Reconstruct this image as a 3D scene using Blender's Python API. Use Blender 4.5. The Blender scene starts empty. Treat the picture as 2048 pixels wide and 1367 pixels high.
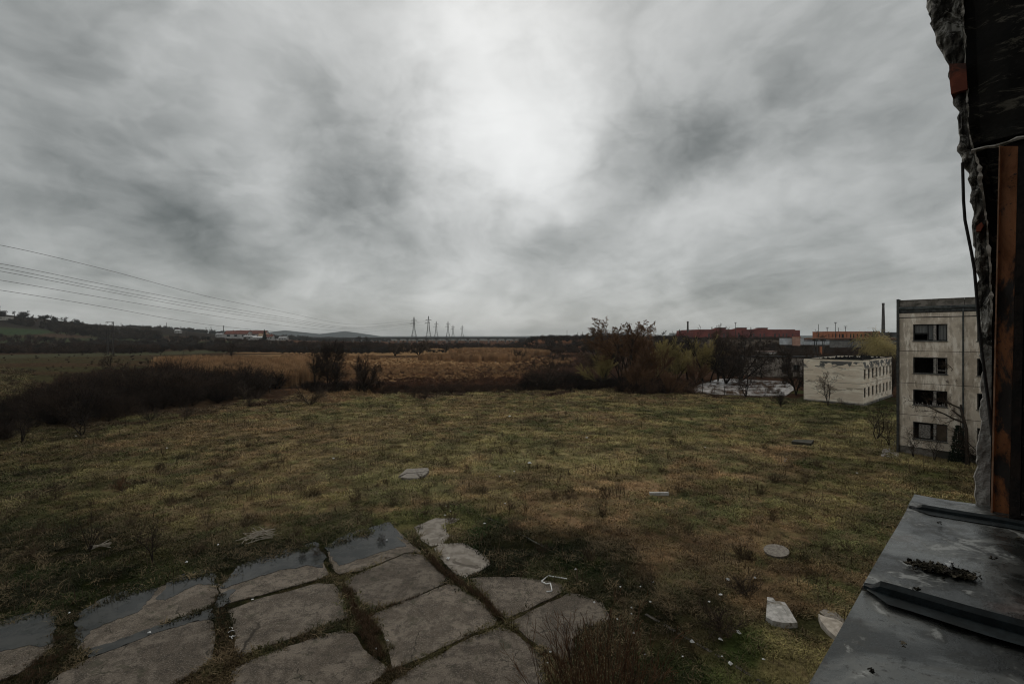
import bpy, bmesh, math, random
import numpy as np
from mathutils import Vector, Matrix, noise

S = bpy.context.scene
COL = S.collection
# ------------------------------------------------------------------ camera
F = 967.0          # focal length in pixels of the 2048 wide photograph
HZ = 673.7         # row of the horizon
EYE = 10.3         # eye height: a top floor window
cam_d = bpy.data.cameras.new('camera')
cam = bpy.data.objects.new('camera', cam_d)
COL.objects.link(cam)
cam.location = (0, 0, EYE)
cam.rotation_euler = (math.radians(90), 0, 0)
cam_d.sensor_width = 36.0
cam_d.lens = 36.0 * F / 2048.0
cam_d.shift_y = -(683.5 - HZ) / 2048.0
cam_d.clip_start = 0.05
cam_d.clip_end = 20000
S.camera = cam

def lin(r, g, b):
    def c(v):
        v /= 255.0
        return v / 12.92 if v <= 0.04045 else ((v + 0.055) / 1.055) ** 2.4
    return (c(r), c(g), c(b), 1.0)

# ------------------------------------------------------------------ sky
W = bpy.data.worlds.new('World')
S.world = W
W.use_nodes = True
wt = W.node_tree
wt.nodes.clear()

class NT:
    """small helper for building node trees"""
    def __init__(s, tree): s.t = tree
    def n(s, typ, ins=None, **props):
        nd = s.t.nodes.new(typ)
        for k, v in props.items(): setattr(nd, k, v)
        for k, v in (ins or {}).items():
            sock = nd.inputs[k]
            if hasattr(v, 'is_output'): s.t.links.new(v, sock)
            else: sock.default_value = v
        return nd
    def math(s, op, a, b=None, c=None, clamp=False):
        ins = {0: a}
        if b is not None: ins[1] = b
        if c is not None: ins[2] = c
        return s.n('ShaderNodeMath', ins, operation=op, use_clamp=clamp).outputs[0]
    def vmath(s, op, a, b=None, out=0):
        ins = {0: a}
        if b is not None: ins[1] = b
        return s.n('ShaderNodeVectorMath', ins, operation=op).outputs[out]
    def noise(s, vec, scale, detail=6, rough=0.55, dist=0.0, out='Fac'):
        return s.n('ShaderNodeTexNoise', {'Vector': vec, 'Scale': scale, 'Detail': detail, 'Roughness': rough, 'Distortion': dist}).outputs[out]
    def ramp(s, fac, stops, interp='LINEAR'):
        r = s.n('ShaderNodeValToRGB', {'Fac': fac})
        r.color_ramp.interpolation = interp
        while len(r.color_ramp.elements) < len(stops): r.color_ramp.elements.new(0.5)
        for e, (p, c) in zip(r.color_ramp.elements, stops):
            e.position = p
            e.color = c if len(c) == 4 else (*c, 1)
        return r.outputs['Color']
    def mix(s, f, a, b, mode='MIX'):
        m = s.n('ShaderNodeMix', data_type='RGBA', blend_type=mode)
        for i, v in ((0, f), (6, a), (7, b)):
            if hasattr(v, 'is_output'): s.t.links.new(v, m.inputs[i])
            else: m.inputs[i].default_value = v if i == 0 else (v if len(v) == 4 else (*v, 1))
        return m.outputs[2]
    def mapr(s, v, a, b, c=0.0, d=1.0, kind='SMOOTHSTEP'):
        return s.n('ShaderNodeMapRange', {'Value': v, 'From Min': a, 'From Max': b, 'To Min': c, 'To Max': d}, interpolation_type=kind).outputs[0]

def pdir(px, py):
    v = Vector((px - 1024.0, F, HZ - py))
    return v.normalized()

SUN_DIR = pdir(1010, 190)          # the brightest place in the overcast
SUN_AZ = math.atan2(SUN_DIR.x, SUN_DIR.y)
SUN_EL = math.radians(42)         # the sun itself stands a little above the gap it brightens
SUN_DIR = Vector((math.sin(SUN_AZ) * math.cos(SUN_EL), math.cos(SUN_AZ) * math.cos(SUN_EL), math.sin(SUN_EL)))
q = NT(wt)
geo = q.n('ShaderNodeTexCoord').outputs['Generated']
sep = q.n('ShaderNodeSeparateXYZ', {0: geo})
# cloud deck: project the view direction on a high plane, so banks shrink towards the horizon
zz = q.math('ADD', q.math('MAXIMUM', sep.outputs['Z'], 0.0), 0.17)
px_ = q.math('DIVIDE', sep.outputs['X'], zz)
py_ = q.math('DIVIDE', sep.outputs['Y'], zz)
P = q.n('ShaderNodeCombineXYZ', {0: px_, 1: py_, 2: 0.0}).outputs[0]
warp = q.noise(P, 0.7, 3, 0.5, out='Color')
wv = q.vmath('SCALE', q.vmath('SUBTRACT', warp, (0.5, 0.5, 0.5)))
wv.node.inputs['Scale'].default_value = 0.9
Pw = q.vmath('ADD', P, wv)
Pst = q.n('ShaderNodeMapping', {'Vector': Pw, 'Scale': (1.0, 0.45, 1.0), 'Rotation': (0, 0, math.radians(38)), 'Location': (3.1, 1.7, 0)}).outputs[0]
wvd = q.vmath('SCALE', q.vmath('SUBTRACT', q.noise(q.n('ShaderNodeMapping', {'Vector': geo, 'Scale': (1, 1, 2.2)}).outputs[0], 3.2, 4, 0.5, out='Color'), (0.5, 0.5, 0.5)))
wvd.node.inputs['Scale'].default_value = 0.5
n1 = q.noise(Pst, 0.9, 5, 0.5, 0.35)
n2 = q.noise(Pst, 2.2, 9, 0.56, 0.4)
n3 = q.noise(P, 0.42, 3, 0.5)
n4 = q.noise(q.vmath('ADD', geo, wvd), 4.2, 10, 0.55, 0.1)
n5 = q.noise(q.vmath('ADD', geo, wvd), 12.0, 7, 0.52, 0.1)
# large banks: soft patches of thicker or thinner cloud in given directions
w1 = q.vmath('SCALE', q.vmath('SUBTRACT', q.noise(geo, 2.6, 3, 0.5, out='Color'), (0.5, 0.5, 0.5)))
w1.node.inputs['Scale'].default_value = 0.34
w2 = q.vmath('SCALE', q.vmath('SUBTRACT', q.noise(geo, 7.0, 6, 0.6, out='Color'), (0.5, 0.5, 0.5)))
w2.node.inputs['Scale'].default_value = 0.17
Dw = q.vmath('NORMALIZE', q.vmath('ADD', q.vmath('ADD', geo, w1), w2))
BANKS = [  # px, py, radius px, amount
    (965, 205, 150, .15), (985, 110, 220, .07), (1085, 330, 110, .11), (1010, 310, 140, .08), (1150, 60, 150, .07), (945, 160, 90, .09), (930, 290, 100, .06), (1110, 240, 140, .12), (990, 30, 160, .05), (1040, 420, 140, .04), (880, 60, 140, .04), (1230, 120, 120, .04),
    (680, 170, 120, -.10), (760, 220, 80, -.07), (740, 290, 100, -.17), (705, 400, 90, -.15), (735, 470, 90, -.14), (850, 400, 90, -.08), (640, 330, 70, -.05),
    (170, 350, 170, -.11), (40, 40, 330, -.13), (60, 330, 200, -.06), (370, 410, 110, -.10), (450, 470, 110, -.08), (300, 520, 150, -.11), (60, 500, 160, -.06), (500, 540, 110, -.09), (600, 510, 80, -.05),
    (250, 90, 130, -.05), (320, 200, 120, .04), (480, 60, 120, .05), (520, 230, 120, .06), (560, 370, 90, .08), (200, 250, 90, .03), (600, 60, 100, .05),
    (1180, 330, 80, -.05), (1270, 350, 120, -.11), (1400, 290, 110, -.13), (1500, 240, 110, -.12), (1640, 180, 180, -.06), (1850, 60, 300, -.08), (1600, 350, 110, -.08), (1700, 290, 90, -.04), (1330, 150, 110, -.03),
    (1330, 400, 60, .08), (1450, 380, 80, .07), (1560, 430, 90, .10), (1700, 360, 90, .07), (1820, 420, 120, -.05), (1700, 460, 110, -.07), (1480, 560, 90, -.13), (1600, 530, 110, -.11), (1780, 490, 90, -.06), (1100, 490, 70, -.14), (1180, 500, 50, -.09), (1020, 500, 60, -.07),
    (930, 600, 160, .07), (1300, 560, 110, .06), (1700, 600, 150, .05), (620, 610, 80, -.08), (680, 560, 80, .06), (1250, 450, 90, .09), (840, 520, 90, .05),
    (1290, 620, 90, -.05), (1150, 570, 90, .04), (200, 600, 200, .04),
]
acc = None
for bx_, by_, br, amt in BANKS:
    d = pdir(bx_, by_)
    scale = F / (F * F + (bx_ - 1024) ** 2 + (HZ - by_) ** 2) ** 0.5
    sig = br * 0.72 / F * scale ** 1.2
    k = 1.0 / (sig * sig)
    dot = q.vmath('DOT_PRODUCT', Dw, tuple(d), out='Value')
    g = q.math('EXPONENT', q.math('MULTIPLY', q.math('SUBTRACT', dot, 1.0), k))
    acc = q.math('MULTIPLY_ADD', g, amt * ((.72 if bx_ < 1024 else .85) if amt < 0 else 1.0), acc if acc is not None else 0.0)
val = q.math('ADD', acc, 0.475)
val = q.math('MULTIPLY_ADD', q.math('SUBTRACT', n1, 0.5), 0.34, val)
val = q.math('MULTIPLY_ADD', q.math('SUBTRACT', q.mapr(n2, .25, .75), 0.5), 0.11, val)
val = q.math('MULTIPLY_ADD', q.math('SUBTRACT', n3, 0.5), 0.08, val)
val = q.math('MULTIPLY_ADD', q.math('SUBTRACT', q.mapr(n4, .28, .72), 0.5), 0.16, val)
val = q.math('MULTIPLY_ADD', q.math('SUBTRACT', q.mapr(n5, .3, .7), 0.5), 0.045, val)
hz = q.mapr(sep.outputs['Z'], 0.0, 0.09, -0.01, 0.0)
val = q.math('ADD', val, hz)
val = q.math('MAXIMUM', val, 0.13)
ccol = q.ramp(val, [(0.0, (0, 0, 0)), (0.15, (.140, .152, .146)), (0.32, (.300, .312, .304)), (0.6, (.575, .585, .575)), (0.8, (.76, .77, .76)), (1.0, (.88, .89, .88))])
cloudbg = q.n('ShaderNodeBackground', {'Color': ccol, 'Strength': 1.0}).outputs[0]
sky = q.n('ShaderNodeTexSky', sky_type='NISHITA', sun_disc=False)
sky.sun_elevation = SUN_EL
sky.sun_rotation = SUN_AZ
skybg = q.n('ShaderNodeBackground', {'Color': sky.outputs[0], 'Strength': 0.08}).outputs[0]
mixs = q.n('ShaderNodeMixShader', {0: 0.95, 1: skybg, 2: cloudbg})
outw = q.n('ShaderNodeOutputWorld', {'Surface': mixs.outputs[0]})

W.cycles.sampling_method = 'MANUAL'
W.cycles.sample_map_resolution = 512
# ------------------------------------------------------------------ sun behind the overcast
sd = bpy.data.lights.new('sun', 'SUN')
sd.energy = 0.8
sd.angle = math.radians(22)
sd.color = (1.0, 0.93, 0.82)
so = bpy.data.objects.new('sun', sd)
COL.objects.link(so)
so.rotation_euler = (-SUN_DIR).to_track_quat('-Z', 'Y').to_euler()
so.location = (0, 0, 60)

S.view_settings.view_transform = 'Standard'
S.view_settings.look = 'None'
S.view_settings.exposure = 0.0
S.view_settings.gamma = 1.0
S.view_settings.use_curve_mapping = False
S.cycles.use_denoising = True
S.cycles.denoiser = 'OPENIMAGEDENOISE'
S.cycles.max_bounces = 5
S.cycles.diffuse_bounces = 3
S.cycles.glossy_bounces = 3
S.cycles.transmission_bounces = 4
S.cycles.volume_bounces = 0
S.cycles.caustics_reflective = False
S.cycles.caustics_refractive = False
S.cycles.pixel_filter_type = 'BLACKMAN_HARRIS'
S.cycles.filter_width = 1.1

# ------------------------------------------------------------------ naming helpers
def tag(o, label=None, cat=None, group=None, kind=None):
    if label: o['label'] = label
    if cat: o['category'] = cat
    if group: o['group'] = group
    if kind: o['kind'] = kind
    return o

def empty(name, loc, rz=0.0, **kw):
    o = bpy.data.objects.new(name, None)
    o.empty_display_size = 0.3
    COL.objects.link(o)
    o.location = loc
    o.rotation_euler = (0, 0, rz)
    return tag(o, **kw)

def mobj(name, me, parent=None, **kw):
    o = bpy.data.objects.new(name, me)
    COL.objects.link(o)
    if parent: o.parent = parent
    return tag(o, **kw)

def copy_tree(o, parent=None):
    c = o.copy()
    COL.objects.link(c)
    c.parent = parent
    for ch in list(o.children):
        copy_tree(ch, c)
    return c

class MB:
    """collects faces, builds ONE mesh"""
    def __init__(s): s.v = []; s.f = []; s.m = []
    def add(s, vs, fs, mi=0):
        b = len(s.v); s.v += [tuple(v) for v in vs]
        for f in fs: s.f.append(tuple(b + i for i in f)); s.m.append(mi)
    def box(s, lo, hi, mi=0):
        x0, y0, z0 = lo; x1, y1, z1 = hi
        s.add([(x0,y0,z0),(x1,y0,z0),(x1,y1,z0),(x0,y1,z0),(x0,y0,z1),(x1,y0,z1),(x1,y1,z1),(x0,y1,z1)],
              [(0,3,2,1),(4,5,6,7),(0,1,5,4),(1,2,6,5),(2,3,7,6),(3,0,4,7)], mi)
    def bar(s, a, b, w, h=None, mi=0):
        a = Vector(a); b = Vector(b); h = h or w
        d = (b - a).normalized()
        up = Vector((0, 0, 1)) if abs(d.z) < 0.95 else Vector((1, 0, 0))
        x = d.cross(up).normalized() * w / 2; y = x.normalized().cross(d).normalized() * h / 2
        vs = [a-x-y, a+x-y, a+x+y, a-x+y, b-x-y, b+x-y, b+x+y, b-x+y]
        s.add(vs, [(0,3,2,1),(4,5,6,7),(0,1,5,4),(1,2,6,5),(2,3,7,6),(3,0,4,7)], mi)
    def tube(s, pts, r, n=6, mi=0):
        pts = [Vector(p) for p in pts]
        rs = r if isinstance(r, (list, tuple)) else [r] * len(pts)
        b = len(s.v)
        for i, p in enumerate(pts):
            d = (pts[min(i+1, len(pts)-1)] - pts[max(i-1, 0)]).normalized()
            up = Vector((0, 0, 1)) if abs(d.z) < 0.9 else Vector((1, 0, 0))
            x = d.cross(up).normalized(); y = x.cross(d).normalized()
            for k in range(n):
                a = 2 * math.pi * k / n
                s.v.append(tuple(p + (x * math.cos(a) + y * math.sin(a)) * rs[i]))
        for i in range(len(pts) - 1):
            for k in range(n):
                k2 = (k + 1) % n
                s.f.append((b+i*n+k, b+i*n+k2, b+(i+1)*n+k2, b+(i+1)*n+k)); s.m.append(mi)
        s.f.append(tuple(b + k for k in range(n))[::-1]); s.m.append(mi)
        e = b + (len(pts) - 1) * n
        s.f.append(tuple(e + k for k in range(n))); s.m.append(mi)
    def prism(s, poly, z0, z1, mi=0):
        n = len(poly)
        s.add([(x, y, z0) for x, y in poly] + [(x, y, z1) for x, y in poly],
              [tuple(range(n))[::-1], tuple(range(n, 2*n))] + [(i, (i+1) % n, n+(i+1) % n, n+i) for i in range(n)], mi)
    def holed(s, x0, x1, z0, z1, holes, y, th, mi=0):
        """wall in the plane y, thickness th towards +y, rectangular openings (xa, xb, za, zb)"""
        xs = sorted(set([x0, x1] + [h[0] for h in holes] + [h[1] for h in holes]))
        zs = sorted(set([z0, z1] + [h[2] for h in holes] + [h[3] for h in holes]))
        def open_(i, j):
            if i < 0 or j < 0 or i >= len(xs) - 1 or j >= len(zs) - 1: return True
            cx = (xs[i] + xs[i+1]) / 2; cz = (zs[j] + zs[j+1]) / 2
            return any(h[0] < cx < h[1] and h[2] < cz < h[3] for h in holes)
        for i in range(len(xs) - 1):
            for j in range(len(zs) - 1):
                if open_(i, j): continue
                a, b, c, d = xs[i], xs[i+1], zs[j], zs[j+1]
                s.add([(a,y,c),(b,y,c),(b,y,d),(a,y,d)], [(0,1,2,3)], mi)
                s.add([(a,y+th,c),(b,y+th,c),(b,y+th,d),(a,y+th,d)], [(3,2,1,0)], mi)
                if open_(i-1, j): s.add([(a,y,c),(a,y,d),(a,y+th,d),(a,y+th,c)], [(0,1,2,3)], mi)
                if open_(i+1, j): s.add([(b,y,c),(b,y+th,c),(b,y+th,d),(b,y,d)], [(0,1,2,3)], mi)
                if open_(i, j-1): s.add([(a,y,c),(a,y+th,c),(b,y+th,c),(b,y,c)], [(0,1,2,3)], mi)
                if open_(i, j+1): s.add([(a,y,d),(b,y,d),(b,y+th,d),(a,y+th,d)], [(0,1,2,3)], mi)
    def mesh(s, name, mats):
        me = bpy.data.meshes.new(name)
        me.from_pydata(s.v, [], s.f)
        for m in (mats if isinstance(mats, (list, tuple)) else [mats]): me.materials.append(m)
        if any(s.m): me.polygons.foreach_set('material_index', s.m)
        me.update()
        return me
    def build(s, name, mats, parent=None, **kw):
        return mobj(name, s.mesh(name, mats), parent, **kw)

# ------------------------------------------------------------------ numpy value noise
_rs = np.random.RandomState(7)
_T = _rs.rand(256, 256).astype(np.float32)
def vn(x, y):
    xi = np.floor(x).astype(np.int64); yi = np.floor(y).astype(np.int64)
    fx = x - xi; fy = y - yi
    fx = fx * fx * (3 - 2 * fx); fy = fy * fy * (3 - 2 * fy)
    a = _T[xi & 255, yi & 255]; b = _T[(xi+1) & 255, yi & 255]; c = _T[xi & 255, (yi+1) & 255]; d = _T[(xi+1) & 255, (yi+1) & 255]
    return (a * (1-fx) + b * fx) * (1-fy) + (c * (1-fx) + d * fx) * fy
def fbm(x, y, s, oct=4):
    t = 0; a = 1; n = 0
    for o in range(oct):
        t = t + a * vn(x * s + 17.3 * o, y * s + 9.1 * o); n += a; a *= 0.55; s *= 2.03
    return t / n
def sst(a, b, x):
    t = np.clip((x - a) / (b - a), 0, 1)
    return t * t * (3 - 2 * t)

def G(px, py, z=0.0):
    """the point of the flat ground seen at a pixel of the photograph"""
    d = (EYE - z) * F / (py - HZ)
    return ((px - 1024.0) / F * d, d)
def PT(px, py, d):
    """the point seen at a pixel, d metres in front of the camera"""
    return Vector(((px - 1024.0) / F * d, d, EYE - (py - HZ) / F * d))

# ------------------------------------------------------------------ terrain
RIDGE_X = np.array([-3000, -600, 0, 100, 200, 330, 420, 470, 520, 600, 700, 3000], float)
RIDGE_Y = np.array([625, 628, 639, 645, 652, 655, 662, 666, 670, 673, 674, 674], float)
FAR_X = np.array([-900, 480, 520, 570, 640, 690, 740, 760, 4000], float)
FAR_Y = np.array([668, 668, 667, 661.5, 668, 662.5, 669, 672, 672], float)
def terrain(X, Y):
    X = np.asarray(X, float); Y = np.asarray(Y, float)
    r = np.hypot(X, Y)
    az = np.arctan2(X, np.maximum(Y, 1e-3))
    px = 1024 + F * np.tan(np.clip(az, -1.45, 1.45))
    px = np.where(Y <= 1e-3, np.where(X < 0, -4000, 4000), px)
    z = 0.16 * (fbm(X, Y, 0.11, 3) - 0.5)
    z += sst(60, 300, r) * 1.2 * (fbm(X, Y, 0.012, 3) - 0.5)
    # flat where the concrete slabs and the buildings stand
    fl = sst(34, 27, Y) * sst(-30, -24, X) * sst(12, 7, X)
    z = z * (1 - fl) + 0.012 * fl
    # left ridge
    zr = EYE + (HZ - np.interp(px, RIDGE_X, RIDGE_Y)) * 1300 / F
    wob = (fbm(X, Y, 0.006, 4) - 0.5) * 5
    z += (np.maximum(zr - 7, 0) + wob) * (sst(430, 1250, r) ** 1.15) * sst(2300, 1500, r) * sst(720, 560, px)
    # embankment on the right
    z += 8.0 * sst(330, 440, r) * sst(1015, 1085, px) * sst(6000, 3000, r)
    z += 5.0 * sst(300, 360, px) * sst(640, 580, px) * sst(500, 600, r) * sst(1000, 760, r)
    # far blue hills
    zf = EYE + (HZ - np.interp(px, FAR_X, FAR_Y)) * 4700 / F
    z += np.maximum(zf, 0) * sst(4000, 4700, r) * sst(6200, 4900, r)
    return z

# edge of the mown-looking meadow and colour fields, looked up where a point of the ground appears
ME_X = np.array([-3000, -300, 0, 60, 90, 150, 230, 300, 450, 560, 640, 800, 1000, 1200, 1400, 1600, 1800, 3000], float)
ME_Y = np.array([730, 730, 735, 745, 855, 862, 838, 828, 812, 800, 788, 785, 783, 776, 786, 800, 815, 900], float)
def patch(px, py, cx, cy, rx, ry, soft=0.5):
    d = np.sqrt(((px - cx) / rx) ** 2 + ((py - cy) / ry) ** 2)
    return 1 - sst(1 - soft, 1 + soft, d)
PATCHES_BROWN = [(480, 925, 60, 14), (690, 873, 80, 14), (660, 893, 50, 8), (830, 1025, 110, 22), (560, 1030, 60, 14), (1010, 1010, 70, 40), (1060, 1060, 90, 60), (1180, 990, 90, 60),
                 (1180, 1080, 90, 40), (1570, 900, 50, 14), (1640, 920, 60, 14), (1440, 850, 60, 14), (1320, 960, 90, 22), (1420, 1080, 120, 40), (700, 788, 50, 12), (550, 850, 70, 12),
                 (640, 795, 90, 16), (960, 950, 60, 22), (1600, 1180, 80, 30), (1300, 1130, 70, 40), (1480, 960, 120, 20), (240, 880, 90, 8), (420, 820, 90, 8)]
def ground_colour(X, Y, Z):
    D = np.maximum(Y, 0.5)
    px = 1024 + F * X / D; py = HZ + (EYE - Z) * F / D
    back = Y < 3
    wx = (fbm(X, Y, 0.25, 3) - 0.5); wy = (fbm(X + 50, Y + 90, 0.25, 3) - 0.5)
    k = np.clip((py - HZ) / 120.0, 0.06, 2.0)
    qx = px + wx * 160 * k; qy = py + wy * 60 * k
    n = fbm(X, Y, 0.33, 4); n2 = fbm(X + 31, Y + 7, 1.7, 3); n3 = fbm(X + 5, Y + 77, 0.07, 3)
    def C(r, g, b): return np.array([r, g, b])[None, :]
    def mixc(a, b, f): return a * (1 - f[:, None]) + b * f[:, None]
    green = C(.094, .094, .042); olive = C(.175, .148, .068); brown = C(.180, .120, .068); dark = C(.040, .044, .020); lush = C(.030, .062, .014)
    c = mixc(green, olive, sst(.38, .62, n))
    c = mixc(c, brown * np.ones_like(c), sst(.50, .66, n2 * .6 + n3 * .5) * .85)
    c = mixc(c, C(.21, .175, .09) * np.ones_like(c), sst(.45, .75, fbm(X + 3, Y + 41, 0.05, 3)) * .35 * sst(1100, 900, py))
    for (cx, cy, rx, ry) in PATCHES_BROWN:
        c = mixc(c, C(.23, .145, .085) * (0.6 + 0.8 * n2[:, None]), patch(qx, qy, cx, cy, rx * .85, ry * .85, .6) * .68)
    c = c * (0.66 + 0.80 * sst(.28, .68, fbm(X + 13, Y * 1.3 + 5, .55, 4)))[:, None]
    # lens vignette painted into the ground colour: darker leftwards and towards the near edge
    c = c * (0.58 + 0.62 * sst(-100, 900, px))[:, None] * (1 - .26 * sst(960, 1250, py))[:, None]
    c = mixc(c, C(.030, .026, .014) * np.ones_like(c), patch(qx, qy, 1440, 1215, 150, 75, .6) * .75)
    # damp darker rim of the slabs, moss
    for (cx, cy, rx, ry, a) in [(1000, 1100, 90, 60, .9), (1060, 1130, 100, 40, .9), (960, 1050, 70, 30, .8), (500, 1110, 260, 40, .55), (200, 1180, 260, 60, .6), (60, 1130, 160, 80, .5),
                                (1180, 1165, 60, 30, .8), (1270, 1260, 70, 60, .75), (1400, 1345, 160, 60, .8), (1560, 1275, 60, 26, .7), (860, 1040, 90, 14, .7), (700, 1062, 160, 12, .5), (1780, 940, 180, 26, .55), (1700, 830, 130, 16, .6)]:
        c = mixc(c, mixc(dark * np.ones_like(c), lush * np.ones_like(c), sst(.45, .6, n)), patch(qx, qy, cx, cy, rx, ry, .5) * a)
    # ditch along the far edge of the yard
    t = np.clip((px - 985) / (1160 - 985), 0, 1); dl = np.abs(qy - (1038 + t * 96)) / 9
    c = mixc(c, C(.018, .022, .009) * np.ones_like(c), (1 - sst(.4, 1.2, dl)) * ((px > 975) & (px < 1170)) * .8)
    # beyond the meadow
    me = np.interp(px, ME_X, ME_Y)
    out = sst(4, -4, qy - me)
    scrub = C(.052, .030, .020) * (0.6 + 0.8 * n2[:, None])
    far = scrub.copy()
    tan = C(.285, .175, .088) * (0.75 + 0.5 * n2[:, None]); rust = C(.130, .062, .036) * (0.7 + 0.6 * n2[:, None]); grn = C(.062, .060, .036) * np.ones_like(c)
    stripe = fbm(X * 0.25, Y * 1.0, 0.05, 4)
    cen = sst(430, 520, px) * sst(1240, 1130, px)
    far = mixc(far, rust, cen * sst(772, 755, qy) * sst(.40, .55, stripe))
    far = mixc(far, tan, cen * sst(763, 748, qy) * sst(.40, .52, stripe) * sst(690, 700, py) * sst(1150, 950, px))
    far = mixc(far, tan, cen * patch(qx, qy, 900, 722, 170, 12, .5))
    far = mixc(far, tan, patch(qx, qy, 700, 722, 190, 14, .5))
    far = mixc(far, scrub, patch(qx, py, 800, 713, 160, 2.6, .5) * .8)
    far = mixc(far, tan * .9, patch(qx, py, 990, 706, 110, 3.5, .4))
    far = mixc(far, tan * .75, patch(qx, py, 690, 787, 90, 13, .5))
    far = mixc(far, scrub * .8, patch(qx, py, 1100, 765, 200, 20, .5))
    # left: dull olive pasture behind the thicket
    lf = sst(640, 420, px)
    past = mixc(C(.060, .054, .028) * np.ones_like(c), C(.070, .046, .028) * np.ones_like(c), sst(.4, .6, stripe))
    far = mixc(far, past * (0.7 + .6 * n2[:, None]), lf * sst(706, 711, py))
    far = mixc(far, grn * 1.25, (1 - sst(2, 5, np.abs(py - np.interp(px, [0, 330, 700, 760], [713, 706, 692.5, 691])))) * sst(770, 700, px))
    far = mixc(far, scrub * 1.1, sst(1190, 1260, px) * sst(800, 770, py) * .8)
    # hillside fields, left
    hill = sst(640, 500, px) * sst(688, 684, py)
    hf = mixc(C(.075, .050, .036) * np.ones_like(c), C(.052, .058, .032) * np.ones_like(c), sst(.48, .54, fbm(X, Y, 0.006, 2)))
    far = mixc(far, hf, hill * sst(.2, .5, fbm(X, Y, .01, 3)))
    far = mixc(far, C(.045, .066, .034) * np.ones_like(c), patch(px, py, 30, 664, 70, 6, .3))
    far = mixc(far, C(.034, .028, .024) * np.ones_like(c), hill * sst(4, 1, py - (np.interp(px, RIDGE_X, RIDGE_Y) + 12)))
    # plateau on the right
    far = mixc(far, C(.07, .055, .042) * np.ones_like(c), sst(1190, 1300, px) * sst(700, 694, py) * .9)
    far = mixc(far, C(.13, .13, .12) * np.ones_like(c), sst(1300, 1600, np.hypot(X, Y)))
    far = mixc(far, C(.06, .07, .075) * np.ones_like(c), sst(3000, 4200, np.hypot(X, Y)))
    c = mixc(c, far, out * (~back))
    # green verge by the buildings on the right
    c = mixc(c, C(.060, .078, .030) * np.ones_like(c), patch(qx, qy, 1640, 800, 220, 10, .4) * .7)
    # bare muddy earth between the slabs
    slabz = ((X > -28) & (X < 6) & (Y < 27)).astype(float) * sst(1030, 1100, py)
    c = c * (1 - .62 * slabz[:, None])
    nb = back
    c[nb] = (.06, .062, .032)
    return np.clip(c, 0.004, 1)

def build_ground():
    fine = np.radians(np.linspace(-56, 56, 760))
    rest = np.radians(np.linspace(56, 304, 70))[1:-1]
    az = np.concatenate([fine, rest])
    r = np.concatenate([[2.0], np.geomspace(8, 9000, 430)])
    R, A = np.meshgrid(r, az, indexing='ij')
    X = (R * np.sin(A)).ravel(); Y = (R * np.cos(A)).ravel()
    Z = terrain(X, Y)
    nr, na = R.shape
    i = np.arange(nr - 1)[:, None]; j = np.arange(na)[None, :]
    j2 = (j + 1) % na
    quads = np.stack([i*na + j, i*na + j2, (i+1)*na + j2, (i+1)*na + j], -1).reshape(-1, 4)
    me = bpy.data.meshes.new('ground')
    V = np.concatenate([np.stack([X, Y, Z], 1), [[0, 0, 0]]])
    me.vertices.add(len(V)); me.vertices.foreach_set('co', V.ravel().astype(np.float32))
    cap = np.stack([np.full(na, len(V) - 1), np.arange(na), (np.arange(na) + 1) % na], 1)
    loops = np.concatenate([quads[:, ::-1].ravel(), cap[:, ::-1].ravel()])
    starts = np.concatenate([np.arange(len(quads)) * 4, len(quads) * 4 + np.arange(na) * 3])
    me.loops.add(len(loops)); me.loops.foreach_set('vertex_index', loops.astype(np.int32))
    me.polygons.add(len(starts)); me.polygons.foreach_set('loop_start', starts.astype(np.int32))
    me.update(calc_edges=True)
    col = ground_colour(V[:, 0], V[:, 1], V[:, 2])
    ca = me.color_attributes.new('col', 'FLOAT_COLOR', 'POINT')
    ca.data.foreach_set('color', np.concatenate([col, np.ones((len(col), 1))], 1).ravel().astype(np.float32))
    me.polygons.foreach_set('use_smooth', [True] * len(me.polygons))
    # make sure it faces up
    if me.polygons[1000].normal.z < 0: me.flip_normals()
    return me

# ------------------------------------------------------------------ materials
MATS = {}
def mat(name, fn):
    if name not in MATS:
        m = bpy.data.materials.new(name); m.use_nodes = True
        t = m.node_tree; t.nodes.clear()
        q = NT(t)
        b = q.n('ShaderNodeBsdfPrincipled')
        q.n('ShaderNodeOutputMaterial', {'Surface': b.outputs[0]})
        fn(q, b)
        MATS[name] = m
    return MATS[name]
def setc(q, b, key, v):
    if hasattr(v, 'is_output'): q.t.links.new(v, b.inputs[key])
    else: b.inputs[key].default_value = v
def bump(q, b, h, strength=0.4, dist=0.02):
    n = q.n('ShaderNodeBump', {'Height': h, 'Strength': strength, 'Distance': dist})
    q.t.links.new(n.outputs[0], b.inputs['Normal'])
def speck(name, c1, c2, scale=3.0, rough=0.9, c3=None, bs=0.3, bd=0.02, spec=0.3, metal=0.0, detail=8):
    """matt weathered surface: two colours in noise, optional third in sparse stains"""
    def fn(q, b):
        co = q.n('ShaderNodeTexCoord').outputs['Object']
        n = q.noise(co, scale, detail, 0.6)
        c = q.mix(q.mapr(n, .41, .59), c1, c2)
        if c3: c = q.mix(q.mapr(q.noise(co, scale * 0.37, 6, .62, .6), .55, .62), c, c3)
        setc(q, b, 'Base Color', c); setc(q, b, 'Roughness', rough); setc(q, b, 'Metallic', metal)
        b.inputs['Specular IOR Level'].default_value = spec
        bump(q, b, q.noise(co, scale * 5, 6, .6), bs, bd)
    return mat(name, fn)

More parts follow.
